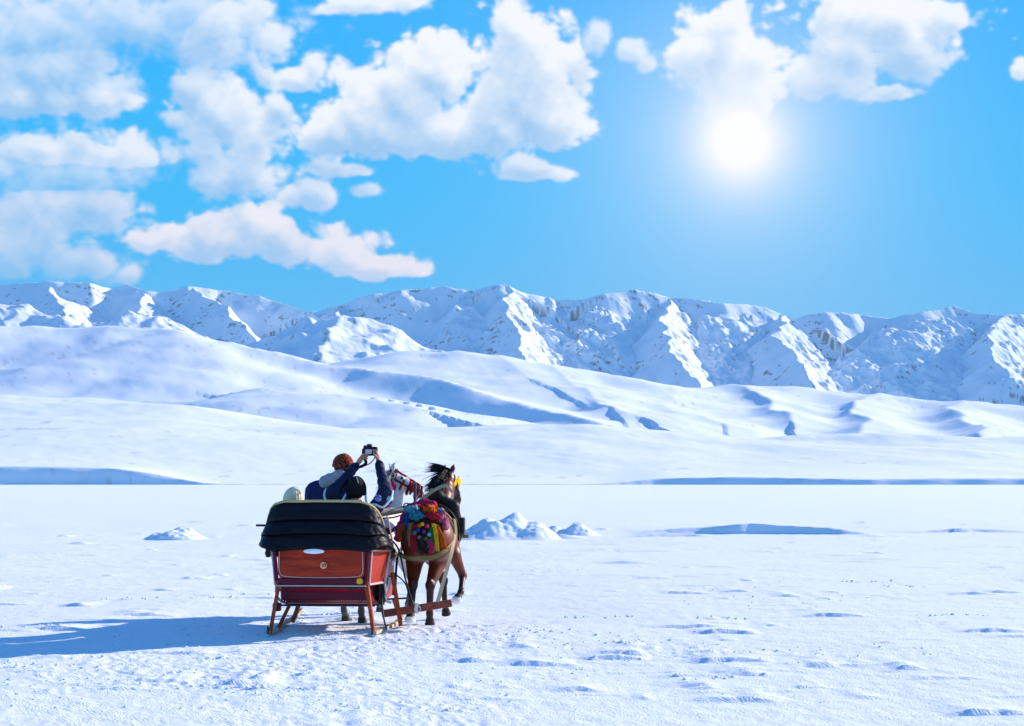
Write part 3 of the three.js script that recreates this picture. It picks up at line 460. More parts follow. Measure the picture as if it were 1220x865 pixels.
  const hoodPoint = (u, v, inner) => {                           // u -1..1 round the U, v 0..1 up
    const a = u * 1.62, [px, pz] = plan(a), end = Math.pow(Math.abs(u), 3.2);
    const y0 = 0.972 + 0.03 * Math.cos(u * 9) - 0.035 * Math.exp(-u * u * 30) + 0.02 * end, drop = 0.15 * Math.pow(Math.abs(px), 7), y1 = 1.49 - drop - 0.32 * Math.pow(Math.abs(u), 8);
    const wave = 0.05 * n2(u * 2.1 + 4, v * 2.5) + 0.02 * Math.sin(u * 4 + 1) + 0.04 * Math.pow(Math.abs(u), 4), k = clamp(v + wave * Math.sin(Math.PI * v), 0, 1) * 3, fold = Math.min(2, Math.floor(k)), t = k - fold, belly = Math.pow(sstep(0, 0.3, t), 0.7) * Math.pow(1 - t, 0.55) * 1.3;
    const sag = 0.012 * fbm(u * 6 + fold * 5, t * 2 + fold, 3) - 0.02 * ridged(u * 3.2 + t * 0.7 + fold * 3.1, t * 0.8 - u * 0.6 + fold, 3) * sstep(0.05, 0.3, t) * (1 - t), bulge = [0.046, 0.046, 0.034][fold] * belly + sag;
    const grow = [0.02, 0.005, -0.018][fold] - 0.03 * v, w = 0.70 + grow + bulge, dz = 0.22 + grow + bulge * 1.2;
    let y = lerp(y0, y1, [0, 0.34, 0.62][fold] + t * [0.34, 0.28, 0.38][fold]) - 0.03 * belly * (1 - t) - drop * 0.35 * v * (1 - v) + 0.008 * fbm(u * 5 + 9, v * 5, 2); const q = inner ? 0.05 : 0;
    return [px * (w - q), y, pz * (dz - q) - 0.14 - 0.30 * end];
  };
  const sheet = (inner) => { const g = grid(NU, NV, (i, j) => hoodPoint((inner ? 1 : -1) * (1 - 2 * i / (NU - 1)) * -1, j / (NV - 1), inner)); return g; };
  const outer = sheet(false), inner = sheet(true); const joinEdge = (v) => grid(NU, 2, (i, j) => hoodPoint(-1 + 2 * i / (NU - 1), v, v === 1 ? j === 1 : j === 0));
  const hood = add([outer, inner, joinEdge(1), joinEdge(0)], 'leather_hood', leather, P); hood.userData.label = 'black leather hood folded down in three slack layers';
  const rimPts = []; for (let i = 0; i <= 40; i++) { const q = hoodPoint(-1 + 2 * i / 40, 1, false); rimPts.push([q[0] * 0.985, q[1] + 0.012, q[2] - 0.012]); } add(tube(rimPts, 0.0165, 160, 8), 'rim_piping', piping, hood);
  for (const s of [-1, 1]) {                                     // hood irons on their pivot
    const piv = [s * 0.74, 0.895, -0.52]; add(rod([piv[0] - s * 0.03, piv[1], piv[2]], [piv[0] + s * 0.012, piv[1], piv[2]], 0.05, 0.05, 24), 'pivot_plate', iron, hood); add(rod([piv[0] + s * 0.012, piv[1], piv[2]], [piv[0] + s * 0.028, piv[1], piv[2]], 0.02, 0.016, 16), 'pivot_bolt', brass, hood);
    for (const [dy, dz] of [[0.44, 0.06], [0.42, 0.00], [0.36, -0.07]]) add(beam(piv, [s * (0.70 - dy * 0.08), piv[1] + dy, piv[2] + dz + 0.02], 0.012, 0.018, 0.003), 'hood_iron', std(0.34, 0.22, 0.24, 0.35, { metalness: 0.5 }), hood);
    add(tube([[s * 0.56, 0.962, 0.02], [s * 0.63, 0.945, -0.2], [s * 0.72, 0.93, -0.5]], 0.008, 20, 6), 'lower_piping', brass, hood);
  }
  const ring = add([new THREE.TorusGeometry(0.034, 0.009, 8, 24).rotateY(Math.PI / 2).translate(0.725, 0.79, -0.5)], 'tie_ring', steel, P); ring.userData.label = 'bright steel tie ring';
  add(rod([-0.79, 1.225, -0.2], [-0.68, 1.225, -0.2], 0.013), 'hood_knob', iron, hood);
  const disk = add(new THREE.SphereGeometry(1, 32, 12).scale(0.118, 0.028, 0.012), 'oval_badge', std(0.82, 0.84, 0.9, 0.25), P); disk.position.set(-0.055, 0.952, 0.145); disk.userData.label = 'pale oval plate standing in for a gap under the hood';  // pale plate added in place of a gap with snow showing through
  // struts and runners
  const strut = (a, b, w = 0.04) => add(beam(a, b, w, w), 'strut', strutWood, P);
  strut([-0.475, 0.64, -0.03], [-0.585, 0.02, -0.02], 0.042); strut([0.495, 0.66, -0.03], [0.585, 0.02, -0.02], 0.042);
  strut([0.69, 0.66, -0.70], [0.80, 0.045, -0.62], 0.046); strut([-0.50, 0.31, -0.66], [-0.60, 0.03, -0.46], 0.036); strut([-0.47, 0.31, -1.05], [-0.56, 0.04, -1.0], 0.04); strut([0.62, 0.31, -1.25], [0.72, 0.05, -1.2], 0.04);
  for (const s of [-1, 1]) {
    const x = s * 0.60; const run = add([strap([[x, 0.03, 0.06], [x, 0.012, -0.3], [x + s * 0.06, 0.012, -0.9], [x + s * 0.07, 0.014, -1.35], [x + s * 0.06, 0.03, -1.6], [x + s * 0.03, 0.10, -1.78]], 0.055, 0.034, () => [0, 1, 0.01], 60)], 'runner', paleWood, P);
    add(strap([[x, 0.012, 0.07], [x, -0.004, -0.3], [x + s * 0.06, -0.004, -0.9], [x + s * 0.07, -0.002, -1.35], [x + s * 0.06, 0.014, -1.61], [x + s * 0.03, 0.085, -1.8]], 0.045, 0.014, () => [0, 1, 0.01], 60), 'iron_shoe', steel, run);
    add(rod([x - s * 0.02, 0.03, 0.07], [x - s * 0.015, 0.11, 0.075], 0.012), 'heel_peg', iron, run);
  }
  // ironwork under the body
  add(rod([-0.56, 0.33, -0.12], [0.58, 0.33, -0.12], 0.011), 'axle_rod', iron, P); add(new RoundedBoxGeometry(0.085, 0.09, 0.09, 2, 0.01).translate(-0.53, 0.31, -0.12), 'bearing_block', iron, P);
  for (const s of [-1, 1]) { add(tube([[s * 0.44, 0.53, -0.04], [s * 0.50, 0.48, -0.03], [s * 0.52, 0.40, -0.06], [s * 0.5, 0.33, -0.12]], 0.009, 24, 6), 'scroll_iron', iron, P); add(tube([[s * 0.30, 0.53, -0.02], [s * 0.38, 0.50, 0.0], [s * 0.44, 0.44, 0.0], [s * 0.45, 0.39, -0.01], [s * 0.41, 0.375, -0.01]], 0.007, 24, 6), 'scroll_iron', iron, P); }
  add(tube([[0.60, 0.52, -0.55], [0.60, 0.36, -0.5], [0.62, 0.2, -0.45], [0.665, 0.03, -0.42]], 0.011, 20, 6), 'brake_iron', iron, P);
  add(beam([0.585, 0.54, -0.56], [0.585, 0.30, -0.56], 0.07, 0.03), 'iron_bracket', iron, P);
  add(tube([[0.66, 0.60, -0.60], [0.655, 0.50, -0.56], [0.63, 0.42, -0.55], [0.645, 0.34, -0.58], [0.69, 0.32, -0.6]], 0.016, 24, 8), 'silver_scroll', steel, P);
  add(rod([0.62, 0.345, -0.75], [0.86, 0.36, -0.75], 0.011), 'step_rod', iron, P);
}

// ---------------------------------------------------------------- people (built in the sleigh's axes, placed with it)
const place = (o) => { o.position.set(SX, SLED_Y, SZ); o.rotation.y = TURN; return o; };
const skinMat = std(0.46, 0.24, 0.16, 0.6), navy = std(0.010, 0.018, 0.085, 0.75), blackCloth = std(0.008, 0.009, 0.012, 0.85), darkTrouser = std(0.014, 0.015, 0.022, 0.85), boots = std(0.02, 0.016, 0.014, 0.6);
const folds = (amp, f) => (x, y, z) => amp * n3(x * f, y * f * 0.7, z * f);
function headOf(c, yaw, tilt = 0) {                              // bare head: skull, jaw, nose, ears, eye sockets, lips; face towards -z turned by yaw
  const R = (x, y, z) => { const a = Math.cos(yaw), b = Math.sin(yaw), X = x * a + z * b, Z = -x * b + z * a, ct = Math.cos(tilt), st = Math.sin(tilt); return [c[0] + X * ct - y * st, c[1] + X * st + y * ct, c[2] + Z]; };
  return { R, prims: [blob(R(0, 0.03, 0.01), [0.078, 0.095, 0.098]), bone(R(0, -0.03, -0.035), R(0, -0.075, -0.06), 0.06, 0.038), { ...bone(R(0, 0.012, -0.088), R(0, -0.02, -0.112), 0.012, 0.017), k: 0.02 }, { ...bone(R(-0.024, -0.055, -0.098), R(0.024, -0.055, -0.098), 0.009), k: 0.015 },
    ...[-1, 1].map((s) => ({ ...blob(R(s * 0.08, 0.0, 0.012), [0.014, 0.032, 0.022]), k: 0.012 })), ...[-1, 1].map((s) => ({ ...blob(R(s * 0.032, 0.03, -0.085), [0.014, 0.011, 0.012]), k: 0.012 }))] };
}
function hand(wrist, palm, across, curl, side) {                 // palm, four unequal fingers that curl, thumb from the side of the palm
  const W = V(...wrist), d = V(...palm).normalize(), a = V(...across).normalize(), n = V(...curl).normalize(), q = [], at = (u, v, w) => W.clone().addScaledVector(d, u).addScaledVector(a, v).addScaledVector(n, w).toArray();
  q.push(bone(at(0, 0, 0), at(0.05, 0, 0.004), 0.026, 0.03)); for (const v of [-0.024, 0, 0.024]) q.push(bone(at(0.03, v * 0.7, 0), at(0.082, v, 0.004), 0.017, 0.014));
  [[-0.033, 0.9], [-0.011, 1.05], [0.011, 1], [0.033, 0.78]].forEach(([v, l]) => { const A = at(0.085, v, 0.004), B = at(0.085 + 0.034 * l, v * 1.05, 0.014), C = at(0.085 + 0.052 * l, v, 0.036), D = at(0.085 + 0.05 * l, v, 0.056); q.push({ ...bone(A, B, 0.0102, 0.0095), k: 0.008 }, { ...bone(B, C, 0.0095, 0.009), k: 0.006 }, { ...bone(C, D, 0.009, 0.0078), k: 0.006 }); });
  q.push({ ...bone(at(0.02, side * 0.024, 0.006), at(0.05, side * 0.052, 0.022), 0.014, 0.0118), k: 0.014 }, { ...bone(at(0.05, side * 0.052, 0.022), at(0.082, side * 0.05, 0.04), 0.0112, 0.009), k: 0.006 });
  return q;
}
function beanie(c, R, size, material, parent, ribs, fold, color) { // knitted cap with stitches in relief and a turned-up brim
  const U = 96, Vn = 48, g = grid(U + 1, Vn + 1, (i, j) => {
    const t = i / U * 2 * Math.PI, v = j / Vn, ph = v * 1.95 - 0.0, k = 1 + ribs * Math.cos(t * 22) * (0.3 + 0.7 * Math.sin(Math.min(ph, 1.57))) + 0.008 * Math.sin(v * 95) + (v > 1 - fold ? 0.05 * sstep(1 - fold, 1 - fold + 0.05, v) * (v > 0.985 ? 0 : 1) : 0) + 0.02 * n2(Math.cos(t) * 2 + 5, v * 3 + Math.sin(t) * 2);
    return R(Math.sin(ph) * Math.cos(t) * size[0] * k, 0.022 + Math.cos(ph) * size[1] * (1 + 0.03 * n2(t, v * 2)) , 0.008 + Math.sin(ph) * Math.sin(t) * size[2] * k);
  }, color);
  return add(g, 'beanie', material, parent);
}
function person(name, label, o) {
  const p = place(thing(name, label, 'person', [0, 0, 0], undefined)); const { hip, chest, neck, head, yaw, tilt, arms, knees, feet } = o, hd = headOf(head, yaw, tilt);
  // bare body: one continuous skin under the clothes
  const body = [bone(hip, chest, 0.115, 0.125, 0.8), bone(chest, neck, 0.09, 0.055), bone(neck, hd.R(0, -0.05, 0.01), 0.052, 0.05), ...arms.flatMap(([s, e, w]) => [bone(s, e, 0.05, 0.04), bone(e, w, 0.038, 0.027)]), ...knees.flatMap((k, i) => [bone([hip[0] + (i ? 0.1 : -0.1), hip[1], hip[2]], k, 0.075, 0.055), bone(k, feet[i], 0.05, 0.035)])];
  const parts = [skinOf(body, 0.04, 0.016), skinOf([...hd.prims, bone(neck, hd.R(0, -0.05, 0.01), 0.05, 0.05)], 0.03, 0.005)]; for (const h of o.hands) parts.push(skinOf(h, 0.014, 0.0045));
  const b = add(mergeGeometries(parts), 'body', skinMat, p);
  for (const s of [-1, 1]) add(new THREE.SphereGeometry(0.0115, 12, 8).translate(...hd.R(s * 0.032, 0.03, -0.089)), 'eye', std(0.04, 0.03, 0.025, 0.2), b);
  const hair = add(skinOf([blob(hd.R(0, 0.02, 0.03), [0.084, 0.088, 0.082]), bone(hd.R(-0.05, -0.03, 0.05), hd.R(0.05, -0.03, 0.05), 0.035)], 0.03, 0.009, null, folds(0.006, 60)), 'hair', std(0.02, 0.012, 0.008, 0.7), p);
  // jacket follows the torso and sleeves, with creases
  const [cx, cy, cz] = chest, jk = [bone(hip, [cx, cy - 0.12, cz], 0.17, 0.17, 0.82), { ...bone([cx - 0.15 * o.wide, cy + 0.05, cz], [cx + 0.15 * o.wide, cy + 0.05, cz], 0.115) }, bone([cx, cy - 0.1, cz], [cx, cy + 0.02, cz], 0.17, 0.16, 0.8), bone([cx, cy + 0.1, cz], [neck[0], neck[1] - 0.02, neck[2]], 0.12, 0.082), ...arms.flatMap(([s, e, w]) => { const w2 = s.map((_, k) => lerp(e[k], w[k], 0.9)); return [bone(s, e, 0.092, 0.076), bone(e, w2, 0.074, 0.05)]; })];
  const jacket = add(skinOf(jk, 0.06, 0.013, null, folds(0.013, 17)), 'jacket', o.jacket, p);
  for (const [, e, w] of arms) { const q = e.map((v, k) => lerp(v, w[k], 0.9)), q0 = e.map((v, k) => lerp(v, w[k], 0.84)); add(rod(q0, q, 0.053, 0.05, 20), 'cuff', o.cuff ?? blackCloth, jacket); }
  add(skinOf(knees.flatMap((k, i) => [bone([hip[0] + (i ? 0.1 : -0.1), hip[1], hip[2]], k, 0.105, 0.085), bone(k, [feet[i][0], feet[i][1] + 0.1, feet[i][2]], 0.08, 0.065)]), 0.05, 0.016, null, folds(0.01, 15)), 'trousers', darkTrouser, p);
  for (const f of feet) add(skinOf([bone([f[0], f[1] + 0.12, f[2]], [f[0], f[1] + 0.03, f[2]], 0.06, 0.055), bone([f[0], f[1] + 0.02, f[2]], [f[0], f[1] + 0.01, f[2] - 0.16], 0.05, 0.045)], 0.03, 0.012), 'boot', boots, p);
  return { p, jacket, hd };
}
{ // white knitted hat, low in the seat
  const head = [-0.42, 1.49, -0.46], o = person('person', 'person in a cream white knitted hat sunk low behind the sleigh hood', { hip: [-0.40, 0.93, -0.40], chest: [-0.41, 1.19, -0.42], neck: [-0.42, 1.38, -0.44], head, yaw: 0.1, tilt: 0, wide: 0.85, jacket: blackCloth, knees: [[-0.5, 0.86, -0.82], [-0.32, 0.86, -0.82]], feet: [[-0.5, 0.37, -0.88], [-0.32, 0.37, -0.88]],
    arms: [[[-0.56, 1.24, -0.42], [-0.60, 1.0, -0.5], [-0.50, 0.95, -0.72]], [[-0.26, 1.24, -0.42], [-0.22, 1.0, -0.5], [-0.3, 0.95, -0.72]]], hands: [hand([-0.50, 0.95, -0.72], [0.2, 0.0, -1], [1, 0, 0], [0, -1, 0], 1), hand([-0.3, 0.95, -0.72], [-0.2, 0, -1], [1, 0, 0], [0, -1, 0], -1)] });
  beanie(head, o.hd.R, [0.118, 0.15, 0.125], std(0.74, 0.63, 0.43, 0.95), o.p, 0.03, 0.16);
}
{ // driver on the front box, turned to the right
  const head = [0.035, 1.905, -1.10], o = person('person', 'person in a flecked orange knitted hat and navy jacket with grey hood', { hip: [-0.20, 1.28, -1.20], chest: [-0.14, 1.56, -1.16], neck: [-0.02, 1.77, -1.12], head, yaw: -0.5, tilt: -0.16, wide: 1.05, jacket: navy, knees: [[-0.32, 1.12, -1.62], [-0.06, 1.12, -1.62]], feet: [[-0.32, 0.40, -1.56], [-0.06, 0.40, -1.56]],
    arms: [[[-0.34, 1.60, -1.16], [-0.42, 1.33, -1.25], [-0.26, 1.26, -1.48]], [[0.08, 1.62, -1.16], [0.15, 1.38, -1.28], [0.03, 1.30, -1.50]]], hands: [hand([-0.26, 1.26, -1.48], [0.5, 0.1, -1], [0.3, 1, 0.1], [1, 0, 0.4], 1), hand([0.03, 1.30, -1.50], [-0.4, 0.1, -1], [0, 1, 0.1], [-1, 0, 0.2], 1)] });
  const fleck = (x, y, z) => { const t = n3(x * 75, y * 75, z * 75) + 0.6 * n3(x * 160, y * 160, z * 160); return t > 0.5 ? [0.62, 0.2, 0.07] : t > 0.1 ? [0.3, 0.05, 0.02] : t > -0.4 ? [0.10, 0.018, 0.014] : [0.025, 0.008, 0.01]; };
  beanie(head, o.hd.R, [0.122, 0.135, 0.13], std(1, 1, 1, 0.95, { vertexColors: true }), o.p, 0.015, 0.14, fleck);
  add(skinOf([bone([-0.17, 1.71, -1.07], [0.06, 1.76, -1.03], 0.085, 0.07), bone([-0.15, 1.72, -1.1], [0.02, 1.82, -1.0], 0.07, 0.05), bone([-0.16, 1.72, -1.14], [0.04, 1.77, -1.22], 0.055, 0.05)], 0.05, 0.010, null, folds(0.012, 20)), 'grey_hood', std(0.30, 0.32, 0.36, 0.9), o.p);
}
{ // photographer holding a camera overhead
  const cam = [0.40, 2.08, -0.86], head = [0.305, 1.60, -0.48];
  const LE = [0.045, 1.59, -0.42], LW = [0.285, 1.935, -0.70], RE = [0.655, 1.60, -0.44], RW = [0.515, 1.965, -0.76];
  const o = person('person', 'person in black hat and navy piped jacket raising a camera overhead', { hip: [0.29, 0.95, -0.40], chest: [0.30, 1.27, -0.43], neck: [0.305, 1.47, -0.46], head, yaw: -0.08, tilt: 0, wide: 1.0, jacket: std(0.010, 0.014, 0.045, 0.6), knees: [[0.2, 0.87, -0.86], [0.42, 0.87, -0.86]], feet: [[0.2, 0.37, -0.92], [0.42, 0.37, -0.92]],
    arms: [[[0.12, 1.36, -0.43], LE, LW], [[0.49, 1.36, -0.43], RE, RW]],
    hands: [hand(LW, [0.28, 0.62, -0.5], [0.05, -0.55, -0.65], [0.9, -0.2, -0.1], -1), hand(RW, [-0.14, 0.85, -0.45], [0.1, -0.4, -0.8], [-0.95, -0.1, -0.1], -1)] });
  beanie(head, o.hd.R, [0.119, 0.165, 0.128], blackCloth, o.p, 0.006, 0.12);
  add(tube([[0.318, 1.775, -0.41], [0.335, 1.745, -0.37], [0.352, 1.70, -0.352]], 0.006, 12, 6), 'hat_stripe', std(0.25, 0.25, 0.28, 0.8), o.p);
  const white = std(0.72, 0.74, 0.8, 0.7), pipe = (pts) => add(tube(pts, 0.013, 40, 6), 'piping', white, o.jacket);
  pipe([[0.13, 1.44, -0.345], [0.06, 1.47, -0.335], [0.01, 1.465, -0.34], [-0.03, 1.52, -0.355], [-0.042, 1.585, -0.37], [-0.03, 1.64, -0.42]]); pipe([[0.205, 1.63, -0.50], [0.19, 1.56, -0.40], [0.16, 1.49, -0.345], [0.13, 1.44, -0.345]]);
  pipe([[0.47, 1.46, -0.335], [0.55, 1.46, -0.33], [0.63, 1.43, -0.335], [0.68, 1.47, -0.345], [0.73, 1.55, -0.37], [0.735, 1.62, -0.42]]); pipe([[0.42, 1.56, -0.44], [0.44, 1.50, -0.36], [0.47, 1.46, -0.335]]);
  const patch = add(skinOf([blob([0.575, 1.53, -0.375], [0.05, 0.05, 0.035], [0, -0.3, 0.4])], 0.01, 0.006, (x, y, z) => { const t = n3(x * 60, y * 60, z * 30); return t > 0.25 ? [0.75, 0.8, 0.85] : t > -0.25 ? [0.03, 0.12, 0.5] : [0.3, 0.04, 0.06]; }), 'sleeve_patch', std(1, 1, 1, 0.7, { vertexColors: true }), o.jacket); patch.userData.label = 'blue and white sleeve patch';
  const p2 = add(skinOf([blob([0.70, 1.535, -0.42], [0.045, 0.07, 0.05])], 0.01, 0.007, (x, y, z) => { const r = Math.hypot(y - 1.53, z + 0.38); return r < 0.03 ? [0.55, 0.62, 0.8] : n3(x * 40, y * 40, z * 40) > 0 ? [0.02, 0.07, 0.32] : [0.015, 0.03, 0.12]; }), 'elbow_badge', std(1, 1, 1, 0.7, { vertexColors: true }), o.jacket); p2.userData.label = 'round blue badge at the right elbow';
  // the camera: body, grip, prism hump, lens, screen, strap
  const c = place(thing('camera', 'black camera with lit rear screen held up in two hands', 'camera')), plastic = std(0.012, 0.012, 0.014, 0.45); const K = new THREE.Group();
  const bodyG = add([new RoundedBoxGeometry(0.158, 0.108, 0.056, 3, 0.012).translate(...cam), new RoundedBoxGeometry(0.034, 0.104, 0.075, 3, 0.014).translate(cam[0] + 0.07, cam[1], cam[2] - 0.012)], 'camera_body', plastic, c);
  add([new RoundedBoxGeometry(0.062, 0.04, 0.06, 3, 0.014).translate(cam[0] - 0.008, cam[1] + 0.066, cam[2] - 0.004), new RoundedBoxGeometry(0.042, 0.024, 0.016, 2, 0.006).translate(cam[0] - 0.008, cam[1] + 0.064, cam[2] + 0.03)], 'viewfinder_hump', plastic, c);
  add([rod([cam[0] - 0.008, cam[1] - 0.002, cam[2] - 0.02], [cam[0] - 0.008, cam[1] - 0.002, cam[2] - 0.14], 0.042, 0.038, 28), new THREE.TorusGeometry(0.038, 0.005, 8, 28).translate(cam[0] - 0.008, cam[1] - 0.002, cam[2] - 0.14)], 'lens', plastic, c);
  add(rod([cam[0] - 0.06, cam[1] + 0.05, cam[2]], [cam[0] - 0.06, cam[1] + 0.07, cam[2]], 0.018, 0.017, 20), 'mode_dial', plastic, c);
  add(new RoundedBoxGeometry(0.088, 0.064, 0.006, 2, 0.004).translate(cam[0] - 0.012, cam[1] - 0.006, cam[2] + 0.03), 'screen_frame', std(0.006, 0.006, 0.007, 0.25), c);
  const scr = add(new RoundedBoxGeometry(0.078, 0.054, 0.003, 1, 0.001).translate(cam[0] - 0.012, cam[1] - 0.006, cam[2] + 0.0335), 'screen', std(0.18, 0.22, 0.3, 0.2, { emissive: new THREE.Color().setRGB(0.20, 0.26, 0.36), emissiveIntensity: 0.35 }), c); scr.userData.label = 'pale blue lit screen';
  add(rod([cam[0] + 0.062, cam[1] + 0.005, cam[2] + 0.028], [cam[0] + 0.062, cam[1] + 0.005, cam[2] + 0.033], 0.012, 0.012, 16), 'control_wheel', plastic, c);
  add([strap([[cam[0] - 0.078, cam[1] + 0.03, cam[2]], [cam[0] - 0.075, cam[1] - 0.06, cam[2] + 0.01], [cam[0] - 0.045, cam[1] - 0.14, cam[2] + 0.02], [cam[0] - 0.11, cam[1] - 0.185, cam[2] + 0.05], [cam[0] - 0.20, cam[1] - 0.185, cam[2] + 0.1], [cam[0] - 0.26, cam[1] - 0.175, cam[2] + 0.16]], 0.036, 0.004, () => [0.1, 0.3, 1], 50), strap([[cam[0] + 0.06, cam[1] - 0.035, cam[2]], [cam[0] + 0.05, cam[1] - 0.09, cam[2] + 0.01], [cam[0] + 0.0, cam[1] - 0.145, cam[2] + 0.02], [cam[0] - 0.06, cam[1] - 0.175, cam[2] + 0.03]], 0.012, 0.004, () => [0.1, 0.2, 1], 40)], 'neck_strap', blackCloth, c);
}

// ---------------------------------------------------------------- horses (own axes: -z forward, rump at z = 0, feet at y = 0)
function horse(name, label, o) {
  const h = thing(name, label, 'horse', o.at); h.rotation.y = o.turn;
  const P = o.poll, d = V(...o.face).normalize(), up = V(0, 1, 0).addScaledVector(d, -d.y).normalize(), sd = V(0, 0, 0).crossVectors(d, up), H = (f, u, s) => [P[0] + d.x * f + up.x * u + sd.x * s, P[1] + d.y * f + up.y * u + sd.y * s, P[2] + d.z * f + up.z * u + sd.z * s];
  const q = [blob([0, 1.04, -0.74], [0.275, 0.315, 0.62]), blob([0, 1.12, -0.20], [0.265, 0.31, 0.34]), bone([0, 1.27, -0.05], [0, 1.28, -0.45], 0.145, 0.13), { ...blob([-0.13, 1.06, -0.04], [0.155, 0.28, 0.22]), k: 0.1 }, { ...blob([0.13, 1.06, -0.04], [0.155, 0.28, 0.22]), k: 0.1 },
    blob([0, 1.06, -1.22], [0.235, 0.34, 0.30]), bone([0, 1.34, -1.12], [0, 1.27, -0.7], 0.09, 0.11), bone([0, 1.22, -1.30], [lerp(0, P[0], 0.5), lerp(1.28, P[1], 0.55), lerp(-1.38, P[2], 0.55)], 0.21, 0.15, 1.25), bone([lerp(0, P[0], 0.5), lerp(1.28, P[1], 0.55), lerp(-1.38, P[2], 0.55)], [P[0], P[1] - 0.06, P[2]], 0.15, 0.105, 1.2),
    bone(H(0, -0.03, 0), H(0.2, -0.035, 0), 0.098, 0.088), bone(H(0.2, -0.03, 0), H(0.43, -0.035, 0), 0.083, 0.058), { ...blob(H(0.10, -0.10, 0), [0.06, 0.085, 0.09]), k: 0.06 }, { ...bone(H(0.43, -0.04, 0), H(0.48, -0.055, 0), 0.06, 0.05), k: 0.04 }, { ...blob(H(0.47, -0.1, 0), [0.036, 0.028, 0.036]), k: 0.03 },
    ...[-1, 1].flatMap((s) => [{ ...bone(H(-0.02, 0.05, s * 0.055), H(-0.04, 0.12, s * 0.065), 0.032, 0.030), k: 0.03 }, { ...bone(H(-0.04, 0.12, s * 0.065), H(-0.03, 0.2, s * 0.06), 0.028, 0.007), k: 0.02 }, { ...blob(H(0.14, 0.025, s * 0.075), [0.03, 0.024, 0.03]), k: 0.03 }])];
  for (const [hip, stifle, hock, fetlock, hoof] of o.hind) q.push({ ...bone(hip, stifle, 0.19, 0.135, 1.2), k: 0.1 }, { ...bone(stifle, hock, 0.125, 0.055), k: 0.05 }, { ...bone(hock, [hock[0], hock[1] + 0.05, hock[2] + 0.035], 0.05, 0.026), k: 0.03 }, { ...bone(hock, fetlock, 0.05, 0.036), k: 0.03 }, { ...bone(fetlock, hoof, 0.043, 0.04), k: 0.03 });
  for (const [sh, elbow, knee, fetlock, hoof] of o.fore) q.push({ ...bone(sh, elbow, 0.15, 0.1, 1.25), k: 0.08 }, { ...bone(elbow, knee, 0.088, 0.05), k: 0.05 }, { ...blob(knee, [0.052, 0.058, 0.055]), k: 0.03 }, { ...bone(knee, fetlock, 0.044, 0.034), k: 0.03 }, { ...bone(fetlock, hoof, 0.041, 0.038), k: 0.03 });
  add(skinOf(q, 0.07, 0.018, o.color), 'body', std(1, 1, 1, 0.42, { vertexColors: true, specularIntensity: 0.6 }), h);
  for (const L of [...o.hind, ...o.fore]) {                      // hooves, soles turned back on lifted legs
    const [f, c] = [V(...L[3]), V(...L[4])], dir = c.clone().sub(f).normalize(), tip = c.clone().addScaledVector(dir, 0.075), up2 = L[4][1] > 0.1;
    const hf = add(rod(L[4], tip.toArray(), 0.046, 0.062, 20), 'hoof', o.hoof, h);
    if (up2) { const a = tip.clone().addScaledVector(dir, -0.012).toArray(), b = tip.clone().addScaledVector(dir, 0.012).toArray(); const snow = add(skinOf([blob(tip.clone().addScaledVector(dir, 0.004).toArray(), [0.066, 0.055, 0.06])], 0.01, 0.008, null, (x, y, z) => 0.008 * n3(x * 40, y * 40, z * 40)), 'packed_snow', std(0.8, 0.82, 0.86, 0.9), hf); snow.userData.label = 'snow packed in the hoof'; }
  }
  for (const s of [-1, 1]) add(new THREE.SphereGeometry(0.02, 14, 10).translate(...H(0.14, 0.027, s * 0.094)), 'eye', std(0.01, 0.008, 0.006, 0.1), h);
  for (const s of [-1, 1]) add(new THREE.SphereGeometry(0.014, 10, 8).scale(1, 0.8, 1).translate(...H(0.475, -0.03, s * 0.045)), 'nostril', std(0.012, 0.008, 0.008, 0.6), h);
  const r = rng(o.seed), lock = (root, dir, len, rad, wind) => { const a = V(...root), v = V(...dir).normalize(), w = V(...wind), pts = [0, 0.33, 0.66, 1].map((t) => a.clone().addScaledVector(v, len * t).addScaledVector(w, len * t * t).toArray()); return tube(pts, rad, 8, 5, (t) => 1.05 - t); };
  const locks = []; const N0 = V(0, 1.38, -1.2), N1 = V(P[0], P[1] + 0.05, P[2] + 0.04);
  for (let k = 0; k < o.locks; k++) { const t = r(), b = N0.clone().lerp(N1, t); b.y += 0.09 * (1 - t) + 0.03 * Math.sin(t * 3); b.z += 0.10 * Math.sin(t * Math.PI) - 0.02; b.x += (r() - 0.5) * 0.06; locks.push(lock(b.toArray(), [(r() - 0.7) * 1.0, 0.45 - t * 0.2, 0.5 * r()], (0.12 + 0.12 * r()) * (0.4 + 0.6 * o.fine), (0.008 + 0.006 * r()) * o.fine, [o.wind * (0.1 + r() * 0.5), -0.75 - 0.5 * r(), 0.1])); }
  for (let k = 0; k < o.tuft; k++) locks.push(lock(H(-0.02 + (r() - 0.5) * 0.12, 0.07, (r() - 0.5) * 0.12), [o.wind * 0.9 + (r() - 0.5) * 0.5, 0.55 + 0.4 * r(), (r() - 0.5) * 0.6], 0.08 + 0.12 * r(), 0.006 + 0.006 * r(), [o.wind * (0.5 + 0.6 * r()), -0.55 * r() - 0.1, 0.15 * (r() - 0.5)]));
  add(locks, 'mane', o.hair, h).userData.kind = 'stuff';
  const tail = []; for (let k = 0; k < 60; k++) { const a = r() * 6.28, s = Math.sqrt(r()) * 0.03; tail.push(tube([[Math.cos(a) * s, 1.33 + Math.sin(a) * s * 0.5, 0.10], [Math.cos(a) * s * 1.5, 1.28, 0.20], [Math.cos(a) * s * 2.4, 1.1, 0.235 + Math.sin(a) * s], [Math.cos(a) * s * 2.4, o.tail[0] + r() * 0.12, 0.20 + Math.sin(a) * s]], 0.011, 10, 5, (t) => 1.1 - t * 0.8)); }
